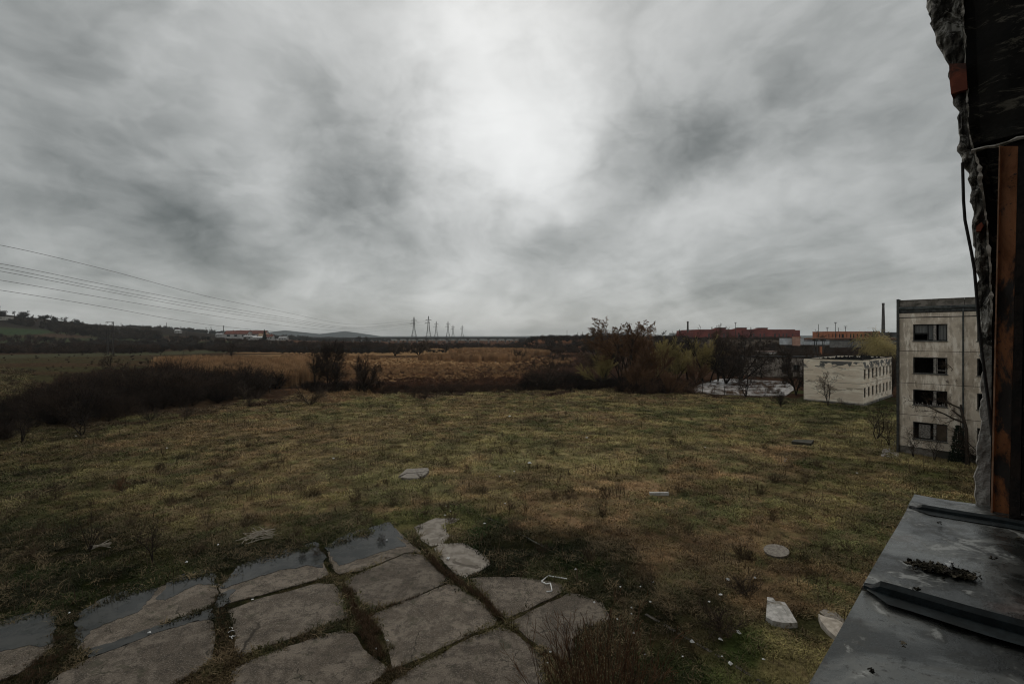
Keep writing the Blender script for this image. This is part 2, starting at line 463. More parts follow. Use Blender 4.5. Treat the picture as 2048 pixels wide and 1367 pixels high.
def m_ground(q, b):
    co = q.n('ShaderNodeNewGeometry').outputs['Position']
    col = q.n('ShaderNodeVertexColor', layer_name='col').outputs['Color']
    a = q.noise(co, 9.0, 6, .7); c = q.noise(co, 1.3, 6, .65); st = q.noise(q.n('ShaderNodeMapping', {'Vector': co, 'Scale': (.35, 1, 1)}).outputs[0], .6, 5, .6)
    k = q.math('MULTIPLY', q.mapr(a, .25, .8, .45, 1.55, 'LINEAR'), q.mapr(c, .25, .75, .55, 1.4, 'LINEAR'))
    k = q.math('MULTIPLY', k, q.mapr(st, .3, .7, .72, 1.22, 'LINEAR'))
    kk = q.n('ShaderNodeCombineXYZ', {0: k, 1: k, 2: k}).outputs[0]
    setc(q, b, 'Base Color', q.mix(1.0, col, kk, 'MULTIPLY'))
    setc(q, b, 'Roughness', 1.0); b.inputs['Specular IOR Level'].default_value = 0.0
    bump(q, b, q.math('ADD', q.noise(co, 2.2, 8, .7), q.math('MULTIPLY', a, .4)), 1.0, 0.25)
M_GROUND = mat('ground_turf', m_ground)
ground = mobj('ground', build_ground(), kind='structure')
ground.data.materials.append(M_GROUND)

def m_inst(q, b):
    a = q.n('ShaderNodeAttribute', attribute_name='icol', attribute_type='INSTANCER').outputs['Color']
    n = q.n('ShaderNodeObjectInfo').outputs['Random']
    k = q.mapr(n, 0, 1, .7, 1.3, 'LINEAR'); kk = q.n('ShaderNodeCombineXYZ', {0: k, 1: k, 2: k}).outputs[0]
    setc(q, b, 'Base Color', q.mix(1.0, a, kk, 'MULTIPLY')); setc(q, b, 'Roughness', .9); b.inputs['Specular IOR Level'].default_value = .12
M_INST = mat('dry_and_green_blades', m_inst)
def bark(name, c1, c2):
    return speck(name, c1, c2, 2.0, .95, bs=.2, spec=.15, detail=2)
TINT = {
    'dark': (bark('dark_bark', (.030, .024, .019), (.050, .040, .031)), bark('dark_twigs', (.048, .034, .025), (.095, .066, .047))),
    'black': (bark('wet_black_bark', (.016, .012, .010), (.030, .023, .018)), bark('wet_black_twigs', (.032, .023, .017), (.064, .045, .032))),
    'rust': (bark('brown_bark', (.040, .028, .020), (.06, .042, .03)), bark('rust_twigs', (.14, .078, .042), (.21, .118, .064))),
    'yellow': (bark('willow_bark', (.05, .042, .026), (.07, .058, .036)), bark('yellow_green_twigs', (.34, .275, .11), (.46, .37, .165))),
    'brown': (bark('grey_brown_bark', (.045, .036, .028), (.07, .055, .043)), bark('brown_twigs', (.085, .058, .040), (.14, .095, .062))),
    'conifer': (bark('conifer_bark', (.03, .022, .017), (.045, .035, .027)), bark('conifer_needles', (.012, .022, .012), (.02, .032, .018))),
}

# ------------------------------------------------------------------ branching plants
def segs_mesh(name, segs, mats, sides=3):
    """segs: array (n, 8) p0, p1, r0, r1 -> prisms in one mesh"""
    sg = np.asarray(segs, float)
    p0 = sg[:, 0:3]; p1 = sg[:, 3:6]; r0 = sg[:, 6]; r1 = sg[:, 7]
    d = p1 - p0; d /= np.maximum(np.linalg.norm(d, axis=1, keepdims=True), 1e-6)
    up = np.where(np.abs(d[:, 2:3]) < .9, np.array([[0, 0, 1.0]]), np.array([[1.0, 0, 0]]))
    x = np.cross(d, up); x /= np.linalg.norm(x, axis=1, keepdims=True); y = np.cross(x, d)
    n = len(sg); V = np.empty((n, 2, sides, 3))
    for k in range(sides):
        a = 2 * math.pi * k / sides
        o = x * math.cos(a) + y * math.sin(a)
        V[:, 0, k] = p0 + o * r0[:, None]; V[:, 1, k] = p1 + o * r1[:, None]
    V = V.reshape(-1, 3)
    base = np.arange(n)[:, None] * 2 * sides
    q = []
    for k in range(sides):
        k2 = (k + 1) % sides
        q.append(np.stack([base[:, 0] + k, base[:, 0] + k2, base[:, 0] + sides + k2, base[:, 0] + sides + k], 1))
    Q = np.concatenate(q, 0)
    me = bpy.data.meshes.new(name)
    me.vertices.add(len(V)); me.vertices.foreach_set('co', V.ravel().astype(np.float32))
    me.loops.add(Q.size); me.loops.foreach_set('vertex_index', Q.ravel().astype(np.int32))
    me.polygons.add(len(Q)); me.polygons.foreach_set('loop_start', (np.arange(len(Q)) * 4).astype(np.int32))
    me.update(calc_edges=True)
    me.materials.append(mats)
    return me

def grow(seed, levels, trunk_len, r, nch, ang, ratio, droop=0.0, wob=.18, first=.25, lift=.25, start=(0, 0, 0), dirn=(0, 0, 1), rmin=.006, seg=5):
    """recursive branching; returns (limb segments, twig segments)"""
    rn = random.Random(seed)
    limbs, twigs = [], []
    def branch(p, d, L, r, lv):
        n = seg if lv < 2 else max(2, 4 - lv)
        n = max(n, 2)
        pts = [(p.copy(), d.copy())]
        for i in range(n):
            w = wob * (1 + .25 * lv)
            d = (d + Vector((rn.gauss(0, w), rn.gauss(0, w), rn.gauss(0, w * .6) + (lift * .12 if lv else 0) - droop * .12 * lv))).normalized()
            p2 = p + d * (L / n)
            ra = r * (1 - .75 * i / n); rb = r * (1 - .75 * (i + 1) / n)
            (limbs if lv < 2 else twigs).append((*p, *p2, max(ra, rmin), max(rb, rmin)))
            p = p2; pts.append((p.copy(), d.copy()))
        if lv < levels - 1:
            m = nch[lv]
            for k in range(m):
                t = (first if lv == 0 else .15) + (1 - (first if lv == 0 else .15)) * (k + rn.random()) / m
                i = min(int(t * n), n - 1); f = t * n - i
                pp = pts[i][0].lerp(pts[i + 1][0], f); dd = pts[i + 1][1]
                az = rn.random() * math.tau
                perp = dd.orthogonal().normalized(); perp.rotate(Matrix.Rotation(az, 3, dd))
                a = math.radians(ang[lv] * (0.7 + 0.6 * rn.random()))
                nd = (dd * math.cos(a) + perp * math.sin(a)).normalized()
                nl = L * ratio[lv] * (1 - .45 * t) * (0.7 + .6 * rn.random())
                branch(pp, nd, nl, max(r * (1 - .7 * t) * .62, rmin), lv + 1)
    branch(Vector(start), Vector(dirn).normalized(), trunk_len, r, 0)
    return limbs, twigs

PROTO = {}
def proto(kind, variant=0):
    """plant of unit height, as (limb segments, twig segments)"""
    key = (kind, variant)
    if key in PROTO: return PROTO[key]
    sd_ = hash_(kind) * 31 + variant * 101
    rn = random.Random(sd_)
    L, T = [], []
    if kind == 'tree':
        l, t = grow(sd_, 5, 8, .20, [9, 7, 6, 4], [48, 45, 42, 40], [.55, .55, .55, .5], first=.3, rmin=.012)
        L += l; T += t
    elif kind == 'forked':       # tall, several rising limbs, rounded heads
        for k in range(5):
            a = k * 1.26 + rn.random(); s = rn.uniform(.10, .38)
            l, t = grow(sd_ + k, 5, rn.uniform(6.5, 10), .15, [8, 8, 7, 5], [30, 40, 45, 45], [.50, .5, .55, .55], first=.42, dirn=(math.cos(a) * s, math.sin(a) * s, 1), rmin=.012, wob=.12)
            L += l; T += t
    elif kind == 'round':        # dense rounded crown nearly to the ground
        for k in range(6):
            a = k * 1.05 + rn.random(); s = rn.uniform(.15, .75)
            l, t = grow(sd_ + k, 4, rn.uniform(4.5, 6.5), .10, [12, 9, 7], [42, 42, 42], [.5, .5, .5], first=.15, dirn=(math.cos(a) * s, math.sin(a) * s, 1), rmin=.012)
            L += l; T += t
    elif kind == 'willow':       # fine upright haze of shoots
        for k in range(7):
            a = k * .9 + rn.random(); s = rn.uniform(.1, .75)
            l, t = grow(sd_ + k, 4, rn.uniform(4, 6), .07, [12, 10, 8], [28, 26, 24], [.6, .55, .5], first=.15, dirn=(math.cos(a) * s, math.sin(a) * s, 1), rmin=.010, wob=.10, lift=.8)
            L += l; T += t
    elif kind == 'weeping':
        l, t = grow(sd_, 3, 4.6, .22, [8, 5], [38, 42], [.9, .6], first=.35, rmin=.02, wob=.15)
        L += l
        for s_ in [x_ for x_ in l[5:] if x_[5] > 2.2] + t:
            p = Vector(s_[3:6]); T.append(s_)
            for m in range(5):
                d = Vector((rn.gauss(0, .5), rn.gauss(0, .5), .5)).normalized(); pp = Vector(s_[0:3]).lerp(p, rn.random())
                for i in range(5):
                    p2 = pp + d * .45; T.append((*pp, *p2, .014, .012)); pp = p2; d = (d + Vector((rn.gauss(0, .08), rn.gauss(0, .08), -.42))).normalized()
    elif kind == 'shrub':        # stems fanning from the base
        for k in range(14):
            a = rn.random() * math.tau; s = rn.uniform(.1, 1.1)
            l, t = grow(sd_ + k, 3, rn.uniform(1.6, 3), .022, [8, 5], [32, 32], [.5, .5], first=.15, dirn=(math.cos(a) * s, math.sin(a) * s, 1), rmin=.007, wob=.12)
            L += l; T += t
    elif kind == 'sapling':
        l, t = grow(sd_, 3, 3, .03, [9, 3], [42, 35], [.38, .4], first=.3, rmin=.006, wob=.05)
        L += l; T += t
    elif kind == 'sprouts':      # few long bare shoots
        for k in range(7):
            a = rn.random() * math.tau; s = rn.uniform(.05, .45)
            l, t = grow(sd_ + k, 2, rn.uniform(1.4, 3), .016, [3], [25], [.3], first=.5, dirn=(math.cos(a) * s, math.sin(a) * s, 1), rmin=.006, wob=.06)
            L += l; T += t
    elif kind == 'small_tree':
        for k in range(3):
            a = k * 2.1 + rn.random(); s = rn.uniform(.15, .4)
            l, t = grow(sd_ + k, 4, rn.uniform(2.6, 3.6), .05, [9, 6, 3], [50, 42, 40], [.5, .5, .45], first=.25, dirn=(math.cos(a) * s, math.sin(a) * s, 1), rmin=.007)
            L += l; T += t
    elif kind == 'conifer':
        L.append((0, 0, 0, 0, 0, 8, .15, .03))
        for i in range(420):
            h = rn.uniform(.4, 8); rr = (8 - h) * .28 + .15; a = rn.random() * math.tau; m = rr * rn.uniform(.4, 1)
            for k in range(4):
                b = a + rn.gauss(0, .25); T.append((0, 0, h, math.cos(b) * m, math.sin(b) * m, h - m * .3 + rn.gauss(0, .1), .05, .07))
    elif kind == 'weed':         # low tangled bush
        for k in range(10):
            a = rn.random() * math.tau; s = rn.uniform(.4, 2.5)
            l, t = grow(sd_ + k, 3, rn.uniform(.5, 1), .012, [8, 5], [42, 42], [.6, .5], first=.1, dirn=(math.cos(a) * s, math.sin(a) * s, 1), rmin=.006, wob=.2)
            L += l; T += t
    L = np.array(L, float).reshape(-1, 8); T = np.array(T, float).reshape(-1, 8)
    allz = np.concatenate([L[:, 5], T[:, 5]]); h = np.percentile(allz, 99.7)
    PROTO[key] = (L / h, T / h)
    return PROTO[key]
def hash_(s):
    v = 7
    for ch in s: v = (v * 33 + ord(ch)) % 99991
    return v
MESHC = {}
def plant_meshes(kind, variant, tint, thick=1.0):
    key = (kind, variant, tint, thick)
    if key not in MESHC:
        L, T = proto(kind, variant); L = L.copy(); T = T.copy()
        L[:, 6:8] *= max(1.0, thick * .75); T[:, 6:8] *= thick
        MESHC[key] = (segs_mesh(kind + '_trunk', L, TINT[tint][0], 5), segs_mesh(kind + '_crown', T, TINT[tint][1], 3))
    return MESHC[key]
def plant(name, kind, variant, tint, loc, height, label, cat='tree', group=None, rz=None, thick=1.0, wide=1.0, tilt=(0, 0)):
    a, b = plant_meshes(kind, variant, tint, thick)
    o = empty(name, loc, label=label, cat=cat, group=group)
    if rz is None: rz = (loc[0] * 12.9898 + loc[1] * 78.233) % math.tau
    o.rotation_euler = (tilt[0], tilt[1], rz); o.scale = (height * wide, height * wide, height)
    mobj('trunk' if cat == 'tree' else 'stems', a, o)
    mobj('crown' if cat == 'tree' else 'twigs', b, o)
    return o
def gz(x, y): return float(terrain(np.array([x]), np.array([y]))[0])
def plant_px(name, kind, variant, tint, px, py, hpx, label, cat='tree', d=None, **kw):
    if d is None:
        x, y = G(px, py)
    else:
        x, y = (px - 1024) / F * d, d
    return plant(name, kind, variant, tint, (x, y, gz(x, y) - .03), hpx * y / F, label, cat, **kw)

# ------------------------------------------------------------------ scattered growth ("stuff")
def scatter(name, protos, pts, rot, scl, idx, col, label, cat, kind='stuff'):
    me = bpy.data.meshes.new(name)
    me.vertices.add(len(pts)); me.vertices.foreach_set('co', np.asarray(pts, np.float32).ravel())
    def at(n, t, d, k):
        a = me.attributes.new(n, t, 'POINT'); a.data.foreach_set(k, np.asarray(d, np.float32 if t != 'INT' else np.int32).ravel())
    at('rot', 'FLOAT_VECTOR', rot, 'vector'); at('scl', 'FLOAT_VECTOR', scl, 'vector'); at('pick', 'INT', idx, 'value')
    at('icol', 'FLOAT_COLOR', np.concatenate([col, np.ones((len(col), 1))], 1), 'color')
    c = bpy.data.collections.new(name + '_kinds')
    for i, m in enumerate(protos):
        o = bpy.data.objects.new(f'{name}_kind_{i:02d}', m); c.objects.link(o)
    ng = bpy.data.node_groups.new(name + '_scatter', 'GeometryNodeTree')
    ng.interface.new_socket('Geometry', in_out='INPUT', socket_type='NodeSocketGeometry')
    ng.interface.new_socket('Geometry', in_out='OUTPUT', socket_type='NodeSocketGeometry')
    N = ng.nodes; Lk = ng.links
    gi = N.new('NodeGroupInput'); go = N.new('NodeGroupOutput')
    ci = N.new('GeometryNodeCollectionInfo'); ci.inputs['Collection'].default_value = c; ci.inputs['Separate Children'].default_value = True; ci.inputs['Reset Children'].default_value = True
    ip = N.new('GeometryNodeInstanceOnPoints'); ip.inputs['Pick Instance'].default_value = True
    def na(n, t):
        x = N.new('GeometryNodeInputNamedAttribute'); x.data_type = t; x.inputs['Name'].default_value = n
        return [o for o in x.outputs if o.enabled and o.name == 'Attribute'][0]
    Lk.new(gi.outputs[0], ip.inputs['Points']); Lk.new(ci.outputs[0], ip.inputs['Instance'])
    Lk.new(na('pick', 'INT'), ip.inputs['Instance Index'])
    er = N.new('FunctionNodeEulerToRotation'); Lk.new(na('rot', 'FLOAT_VECTOR'), er.inputs[0]); Lk.new(er.outputs[0], ip.inputs['Rotation'])
    Lk.new(na('scl', 'FLOAT_VECTOR'), ip.inputs['Scale']); Lk.new(ip.outputs[0], go.inputs[0])
    o = mobj(name, me, label=label, cat=cat, kind=kind)
    md = o.modifiers.new('scatter', 'NODES'); md.node_group = ng
    return o

def blades(seed, n, h, w, spread, lean, m=None):
    rn = random.Random(seed); mb = MB()
    for k in range(n):
        a = rn.random() * math.tau; rr = spread * math.sqrt(rn.random()); x, y = math.cos(a) * rr, math.sin(a) * rr
        hh = h * rn.uniform(.55, 1.1); b = rn.random() * math.tau; l = lean * rn.uniform(.3, 1.2) * hh
        dx, dy = math.cos(b), math.sin(b); sx, sy = -dy * w / 2, dx * w / 2
        p1 = (x + dx * l * .35, y + dy * l * .35, hh * .6); p2 = (x + dx * l, y + dy * l, hh * (1 - .25 * lean))
        mb.add([(x - sx, y - sy, -.02), (x + sx, y + sy, -.02), (p1[0] + sx * .8, p1[1] + sy * .8, p1[2]), (p1[0] - sx * .8, p1[1] - sy * .8, p1[2]), p2], [(0, 1, 2, 3), (3, 2, 4)])
    return mb.mesh('blades', m or M_INST)
# ================================================================== large structure: pavement of the yard
rng = np.random.RandomState(3)
M_CONC = mat('weathered_concrete', lambda q, b: (
    (lambda co, ge: (
        setc(q, b, 'Base Color', q.mix(q.mapr(q.noise(ge, 14, 6, .7), .52, .72, 0, .5), q.mix(q.mapr(q.noise(ge, .55, 8, .65, .4), .35, .68), (.200, .172, .148), (.275, .245, .212)), (.33, .30, .265))),
        setc(q, b, 'Roughness', q.mapr(q.noise(ge, .4, 5, .6), .35, .6, .55, .9)),
        bump(q, b, q.noise(ge, 30, 6, .7), .35, .01)))(None, q.n('ShaderNodeNewGeometry').outputs['Position'])))
def m_slab(q, b):
    ge = q.n('ShaderNodeNewGeometry').outputs['Position']
    rnd = q.n('ShaderNodeObjectInfo').outputs['Random']
    n = q.noise(ge, .8, 8, .66, .6); n2 = q.noise(ge, 3.1, 8, .72, .3); n3 = q.noise(ge, 22, 5, .75)
    c = q.mix(q.mapr(n, .42, .58), (.092, .074, .057), (.165, .137, .109))
    c = q.mix(q.mapr(n2, .47, .60, 0, .8), c, (.055, .045, .035))
    c = q.mix(q.mapr(n3, .53, .63, 0, .75), c, (.25, .22, .185))
    c = q.mix(q.mapr(n3, .47, .38, 0, .6), c, (.045, .040, .032))
    c = q.mix(q.mapr(q.noise(ge, 1.3, 7, .7, .8), .57, .63, 0, .5), c, (.040, .042, .024))
    # hairline cracks, only here and there
    vw = q.vmath('ADD', ge, q.vmath('MULTIPLY', q.noise(ge, 2.0, 5, .6, out='Color'), (.7, .7, 0)))
    vo = q.n('ShaderNodeTexVoronoi', {'Vector': vw, 'Scale': .38}, feature='DISTANCE_TO_EDGE').outputs['Distance']
    cr = q.math('MULTIPLY', q.mapr(vo, .002, .008, 1, 0), q.mapr(q.noise(ge, .5, 3), .52, .60))
    c = q.mix(q.math('MULTIPLY', cr, .85), c, (.02, .017, .012))
    k = q.mapr(rnd, 0, 1, .86, 1.14, 'LINEAR')
    c = q.mix(1.0, c, q.n('ShaderNodeCombineXYZ', {0: k, 1: k, 2: k}).outputs[0], 'MULTIPLY')
    setc(q, b, 'Base Color', c); setc(q, b, 'Roughness', .93); b.inputs['Specular IOR Level'].default_value = .22
    bump(q, b, q.math('ADD', n3, n2), .6, .015)
M_SLAB = mat('yard_slab_concrete', m_slab)
M_SLABP = speck('pale_slab_concrete', (.17, .148, .122), (.26, .232, .20), 2.2, .92, c3=(.10, .085, .068), bs=.4)  # paler mix for the first two slabs
def m_water(q, b):
    ge = q.n('ShaderNodeNewGeometry').outputs['Position']
    setc(q, b, 'Base Color', q.mix(q.mapr(q.noise(ge, 1.2, 5, .6), .4, .6), (.022, .024, .022), (.042, .042, .038))); setc(q, b, 'Roughness', .07)
    b.inputs['IOR'].default_value = 1.33; b.inputs['Specular IOR Level'].default_value = .33
    bump(q, b, q.noise(ge, 6, 3, .5), .05, .01)
M_WATER = mat('standing_water', m_water)

def rough_poly(poly, step, amp, seed):
    """ground polygon (image px) -> world polygon with an irregular edge"""
    w = [G(*p) for p in poly]; out = []
    rn = random.Random(seed)
    for i, a in enumerate(w):
        b = w[(i + 1) % len(w)]; L = math.dist(a, b); n = max(1, int(L / step))
        nx, ny = -(b[1] - a[1]) / max(L, 1e-6), (b[0] - a[0]) / max(L, 1e-6)
        for k in range(n):
            t = k / n; x = a[0] + (b[0] - a[0]) * t; y = a[1] + (b[1] - a[1]) * t
            o = (noise.noise(Vector((x * 1.9, y * 1.9, seed))) * 1.3 + noise.noise(Vector((x * 6, y * 6, seed + 9))) * .6) * amp if k else 0
            out.append((x + nx * o, y + ny * o))
    return out
def sheet(mb, poly, z0, z1):
    """slab with a triangulated top"""
    from mathutils.geometry import tessellate_polygon
    n = len(poly); tris = tessellate_polygon([[Vector((x, y, 0)) for x, y in poly]])
    vs = [(x, y, z1) for x, y in poly] + [(x, y, z0) for x, y in poly]; fs = []
    for t in tris:
        a, b_, c = (Vector((*poly[i], 0)) for i in t)
        fs.append(tuple(t) if (b_ - a).cross(c - a).z > 0 else tuple(t)[::-1])
    area = sum(poly[i][0] * poly[(i + 1) % n][1] - poly[(i + 1) % n][0] * poly[i][1] for i in range(n))
    for i in range(n):
        j = (i + 1) % n
        fs.append((i, n + i, n + j, j) if area > 0 else (j, n + j, n + i, i))
    mb.add(vs, fs)
SLABS = [
 [(828,1055),(870,1037),(920,1037),(908,1046),(893,1050),(892,1065),(907,1073),(890,1083),(885,1090),(862,1093),(845,1083),(835,1070)],
 [(868,1097),(885,1088),(930,1086),(945,1097),(968,1108),(982,1128),(965,1140),(930,1157),(912,1150),(893,1130),(873,1110)],
 [(940,1158),(970,1155),(1035,1155),(1080,1160),(1133,1170),(1133,1178),(1120,1188),(1060,1218),(1012,1238),(1000,1233),(985,1210),(962,1187)],
 [(1020,1246),(1060,1224),(1145,1184),(1180,1197),(1205,1205),(1215,1225),(1222,1243),(1205,1250),(1172,1254),(1167,1262),(1143,1280),(1153,1294),(1147,1314),(1133,1325),(1112,1319),(1090,1305),(1050,1272)],
 [(771,1376),(790,1362),(839,1330),(942,1276),(1000,1255),(1018,1260),(1072,1303),(1088,1322),(1092,1380),(1080,1520),(680,1520)],
 [(740,1238),(750,1227),(897,1169),(912,1172),(969,1210),(996,1236),(990,1250),(942,1269),(839,1319),(785,1338),(778,1308),(767,1267),(747,1246)],
 [(690,1166),(702,1154),(812,1108),(850,1110),(895,1156),(893,1166),(819,1200),(750,1220),(737,1217),(706,1191),(694,1180)],
 [(655,1105),(700,1080),(790,1056),(824,1090),(845,1106),(812,1106),(720,1142),(678,1149),(662,1135)],
 [(456,1222),(513,1200),(581,1183),(632,1168),(668,1169),(685,1187),(696,1236),(649,1252),(581,1279),(520,1299),(478,1316),(472,1308),(470,1267),(461,1239)],
 [(445,1203),(437,1176),(478,1146),(547,1122),(632,1099),(648,1130),(658,1149),(640,1158),(547,1184),(453,1208)],
 [(160,1308),(150,1290),(155,1250),(205,1215),(290,1183),(380,1157),(425,1152),(434,1176),(437,1190),(430,1204),(410,1219),(342,1242),(273,1271),(205,1293)],
 [(60,1392),(120,1350),(181,1317),(239,1297),(308,1269),(376,1248),(422,1238),(431,1273),(424,1325),(380,1352),(345,1372),(240,1450),(-60,1500)],
 [(463,1340),(513,1316),(581,1292),(690,1259),(712,1273),(728,1301),(776,1337),(771,1346),(750,1362),(660,1440),(560,1520),(440,1520),(455,1390)],
 [(-60,1385),(-60,1262),(41,1262),(105,1262),(112,1290),(99,1299),(68,1328),(34,1349),(0,1362)],
]
yard = empty('concrete_pavement', (-6, 19, 0), kind='structure')
for i, p in enumerate(SLABS):
    mb = MB(); sheet(mb, [(x + 6, y - 19) for x, y in rough_poly(p, .12, .045, i)], -.10, .045 + .004 * (i % 3))
    mb.build('concrete_slab', M_SLABP if i < 2 else M_SLAB, yard)
PUDDLES = [
 [(-60,1255),(0,1257),(85,1231),(117,1233),(109,1266),(99,1290),(41,1296),(0,1306),(-60,1330)],
 [(152,1264),(160,1243),(205,1213),(290,1182),(318,1186),(312,1203),(280,1222),(245,1238),(208,1250),(182,1262),(168,1285),(158,1300)],
 [(312,1200),(345,1172),(385,1158),(425,1152),(440,1174),(398,1169),(366,1184),(330,1203)],
 [(442,1178),(478,1146),(547,1120),(635,1098),(652,1118),(645,1137),(620,1133),(560,1141),(530,1152),(472,1170)],
 [(652,1110),(700,1080),(786,1057),(806,1078),(812,1094),(780,1100),(740,1113),(678,1134)],
 [(165,1310),(180,1300),(240,1280),(330,1250),(425,1218),(428,1238),(376,1248),(308,1269),(239,1297),(181,1317)],
 [(436,1190),(470,1180),(450,1210),(432,1222)],
]
def flooded(p):
    """let the water run a little way into the grass beyond the far edge of the slabs"""
    cx = sum(a for a, b in p) / len(p); cy = sum(b for a, b in p) / len(p)
    sl = -.26
    return [(a - 3, b - 13) if (b - cy) - sl * (a - cx) < -4 else (a, b) for a, b in p]
for i, p in enumerate(PUDDLES):
    mb = MB(); sheet(mb, rough_poly(flooded(p) if i < 5 else p, .10, .13, 40 + i), -.02, .060 + .002 * (i % 2))
    mb.build('puddle', M_WATER, kind='structure')

# wet concrete yard behind the fence, and apron by the tall block
def m_wet(q, b):
    ge = q.n('ShaderNodeNewGeometry').outputs['Position']
    st = q.n('ShaderNodeMapping', {'Vector': ge, 'Scale': (.5, 1.0, 1), 'Rotation': (0, 0, math.radians(-41))}).outputs[0]
    c = q.mix(q.mapr(q.noise(st, .35, 6, .6, .6), .42, .58), (.16, .145, .135), (.36, .335, .32))
    c = q.mix(q.mapr(q.noise(st, .8, 7, .7, .8), .50, .57, 0, .9), c, (.060, .045, .032))
    c = q.mix(q.mapr(q.noise(ge, 4, 6, .7), .52, .66, 0, .5), c, (.16, .14, .12))
    setc(q, b, 'Base Color', c); setc(q, b, 'Roughness', q.mapr(q.noise(st, .5, 4, .6), .4, .6, .2, .7))
M_WET = mat('wet_pale_concrete', m_wet)
yb = MB(); sheet(yb, [(x, y) for x, y in [((px - 1024) / F * d, d) for px, d in [(1378, 90.0), (1440, 86), (1520, 83.5), (1572, 84), (1590, 95), (1575, 110), (1500, 116), (1440, 118), (1400, 104)]]], -.4, .16)
yb.build('wet_concrete_yard', M_WET, kind='structure')
ap = MB(); sheet(ap, rough_poly([(1762, 912), (1765, 900), (1790, 880), (1797, 880), (1797, 918), (1780, 914)], .5, .03, 5), -.3, .05)
ap.build('concrete_apron', M_WET, kind='structure')

# ================================================================== turf: green and straw blades
def turf():
    n = 190000
    u = rng.rand(n); D = 12.0 * (180 / 12.0) ** u
    X = (rng.rand(n) * 2 - 1) * 1.16 * D + 0
    Y = D
    px = 1024 + F * X / Y; py = HZ + EYE * F / Y
    me = np.interp(px, ME_X, ME_Y)
    ok = (py > me - 3)
    # not on slabs or water
    from mathutils.geometry import tessellate_polygon
    def inside(poly, x, y):
        r = np.zeros(len(x), bool); j = len(poly) - 1
        for i in range(len(poly)):
            xi, yi = poly[i]; xj, yj = poly[j]
            c = ((yi > y) != (yj > y)) & (x < (xj - xi) * (y - yi) / ((yj - yi) or 1e-9) + xi); r ^= c; j = i
        return r
    for p in SLABS + PUDDLES[:6]: ok &= ~inside(p, px, py)
    # our own wall and the block stand here
    nn = -.662 * X + .75 * Y; ok &= nn > .9
    tx = .662 * (X - 34.6) - .75 * (Y - 43.2); ty = .75 * (X - 34.6) + .662 * (Y - 43.2)
    ok &= ~((ty > -.05) & (tx > -.2))
    hx = .662 * (X - 47.0) - .75 * (Y - 77.9); hy = .75 * (X - 47.0) + .662 * (Y - 77.9)
    ok &= ~((hy > -.1) & (hx > -.1) & (hx < 8.2))
    X, Y, px, py = X[ok], Y[ok], px[ok], py[ok]
    EX = [(827, 949, 1.6), (520, 1076, .9), (204, 1097, .6), (1553, 1108, .62), (1318, 989, .7), (1560, 1238, .75), (1662, 1262, .8), (1605, 888, 1.3), (1059, 930, .3)]
    for a_, b_, rr_ in EX:
        gx_, gy_ = G(a_, b_); ok2 = np.hypot(X - gx_, Y - gy_) > rr_; X, Y, px, py = X[ok2], Y[ok2], px[ok2], py[ok2]
    # thin out by clumps
    cl = fbm(X, Y, .8, 3); keep = rng.rand(len(X)) < sst(.25, .6, cl) * .85 + .15
    X, Y, px, py, cl = X[keep], Y[keep], px[keep], py[keep], cl[keep]
    Z = terrain(X, Y); n = len(X)
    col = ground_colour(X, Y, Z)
    r = rng.rand(n)
    straw = fbm(X + 9, Y + 3, .5, 3)
    f = (r < .10 + .25 * sst(.45, .65, straw))[:, None]
    col = np.where(f, col * .4 + np.array([.17, .125, .072]) * .55, col * np.array([1.05, 1.06, .96]))
    col = col * (0.62 + .9 * cl[:, None]) * (0.72 + .6 * rng.rand(n)[:, None])
    s = (Y / 20) ** .55 * (.55 + .8 * rng.rand(n)) * (0.6 + .9 * cl)
    idx = rng.randint(0, 4, n); idx = np.where(f[:, 0], 4 + rng.randint(0, 3, n), idx)
    tall = rng.rand(n) < .022; idx = np.where(tall, 7, idx); col[tall] = np.array([.085, .060, .038]) * (.4 + 1.2 * rng.rand(int(tall.sum()), 1))
    rot = np.stack([rng.randn(n) * .12, rng.randn(n) * .12, rng.rand(n) * 6.28], 1)
    scl = np.stack([s * 1.35, s * 1.35, s * .62], 1)
    protos = [blades(i, 16, .15, .022, .16, .7) for i in range(4)] + [blades(10 + i, 14, .20, .018, .17, 1.1) for i in range(3)] + [blades(20, 4, .70, .012, .12, .25)]
    scatter('meadow_grass', protos, np.stack([X, Y, Z], 1), rot, scl, idx, col, 'short green and straw-coloured winter grass covering the meadow', 'grass')
turf()

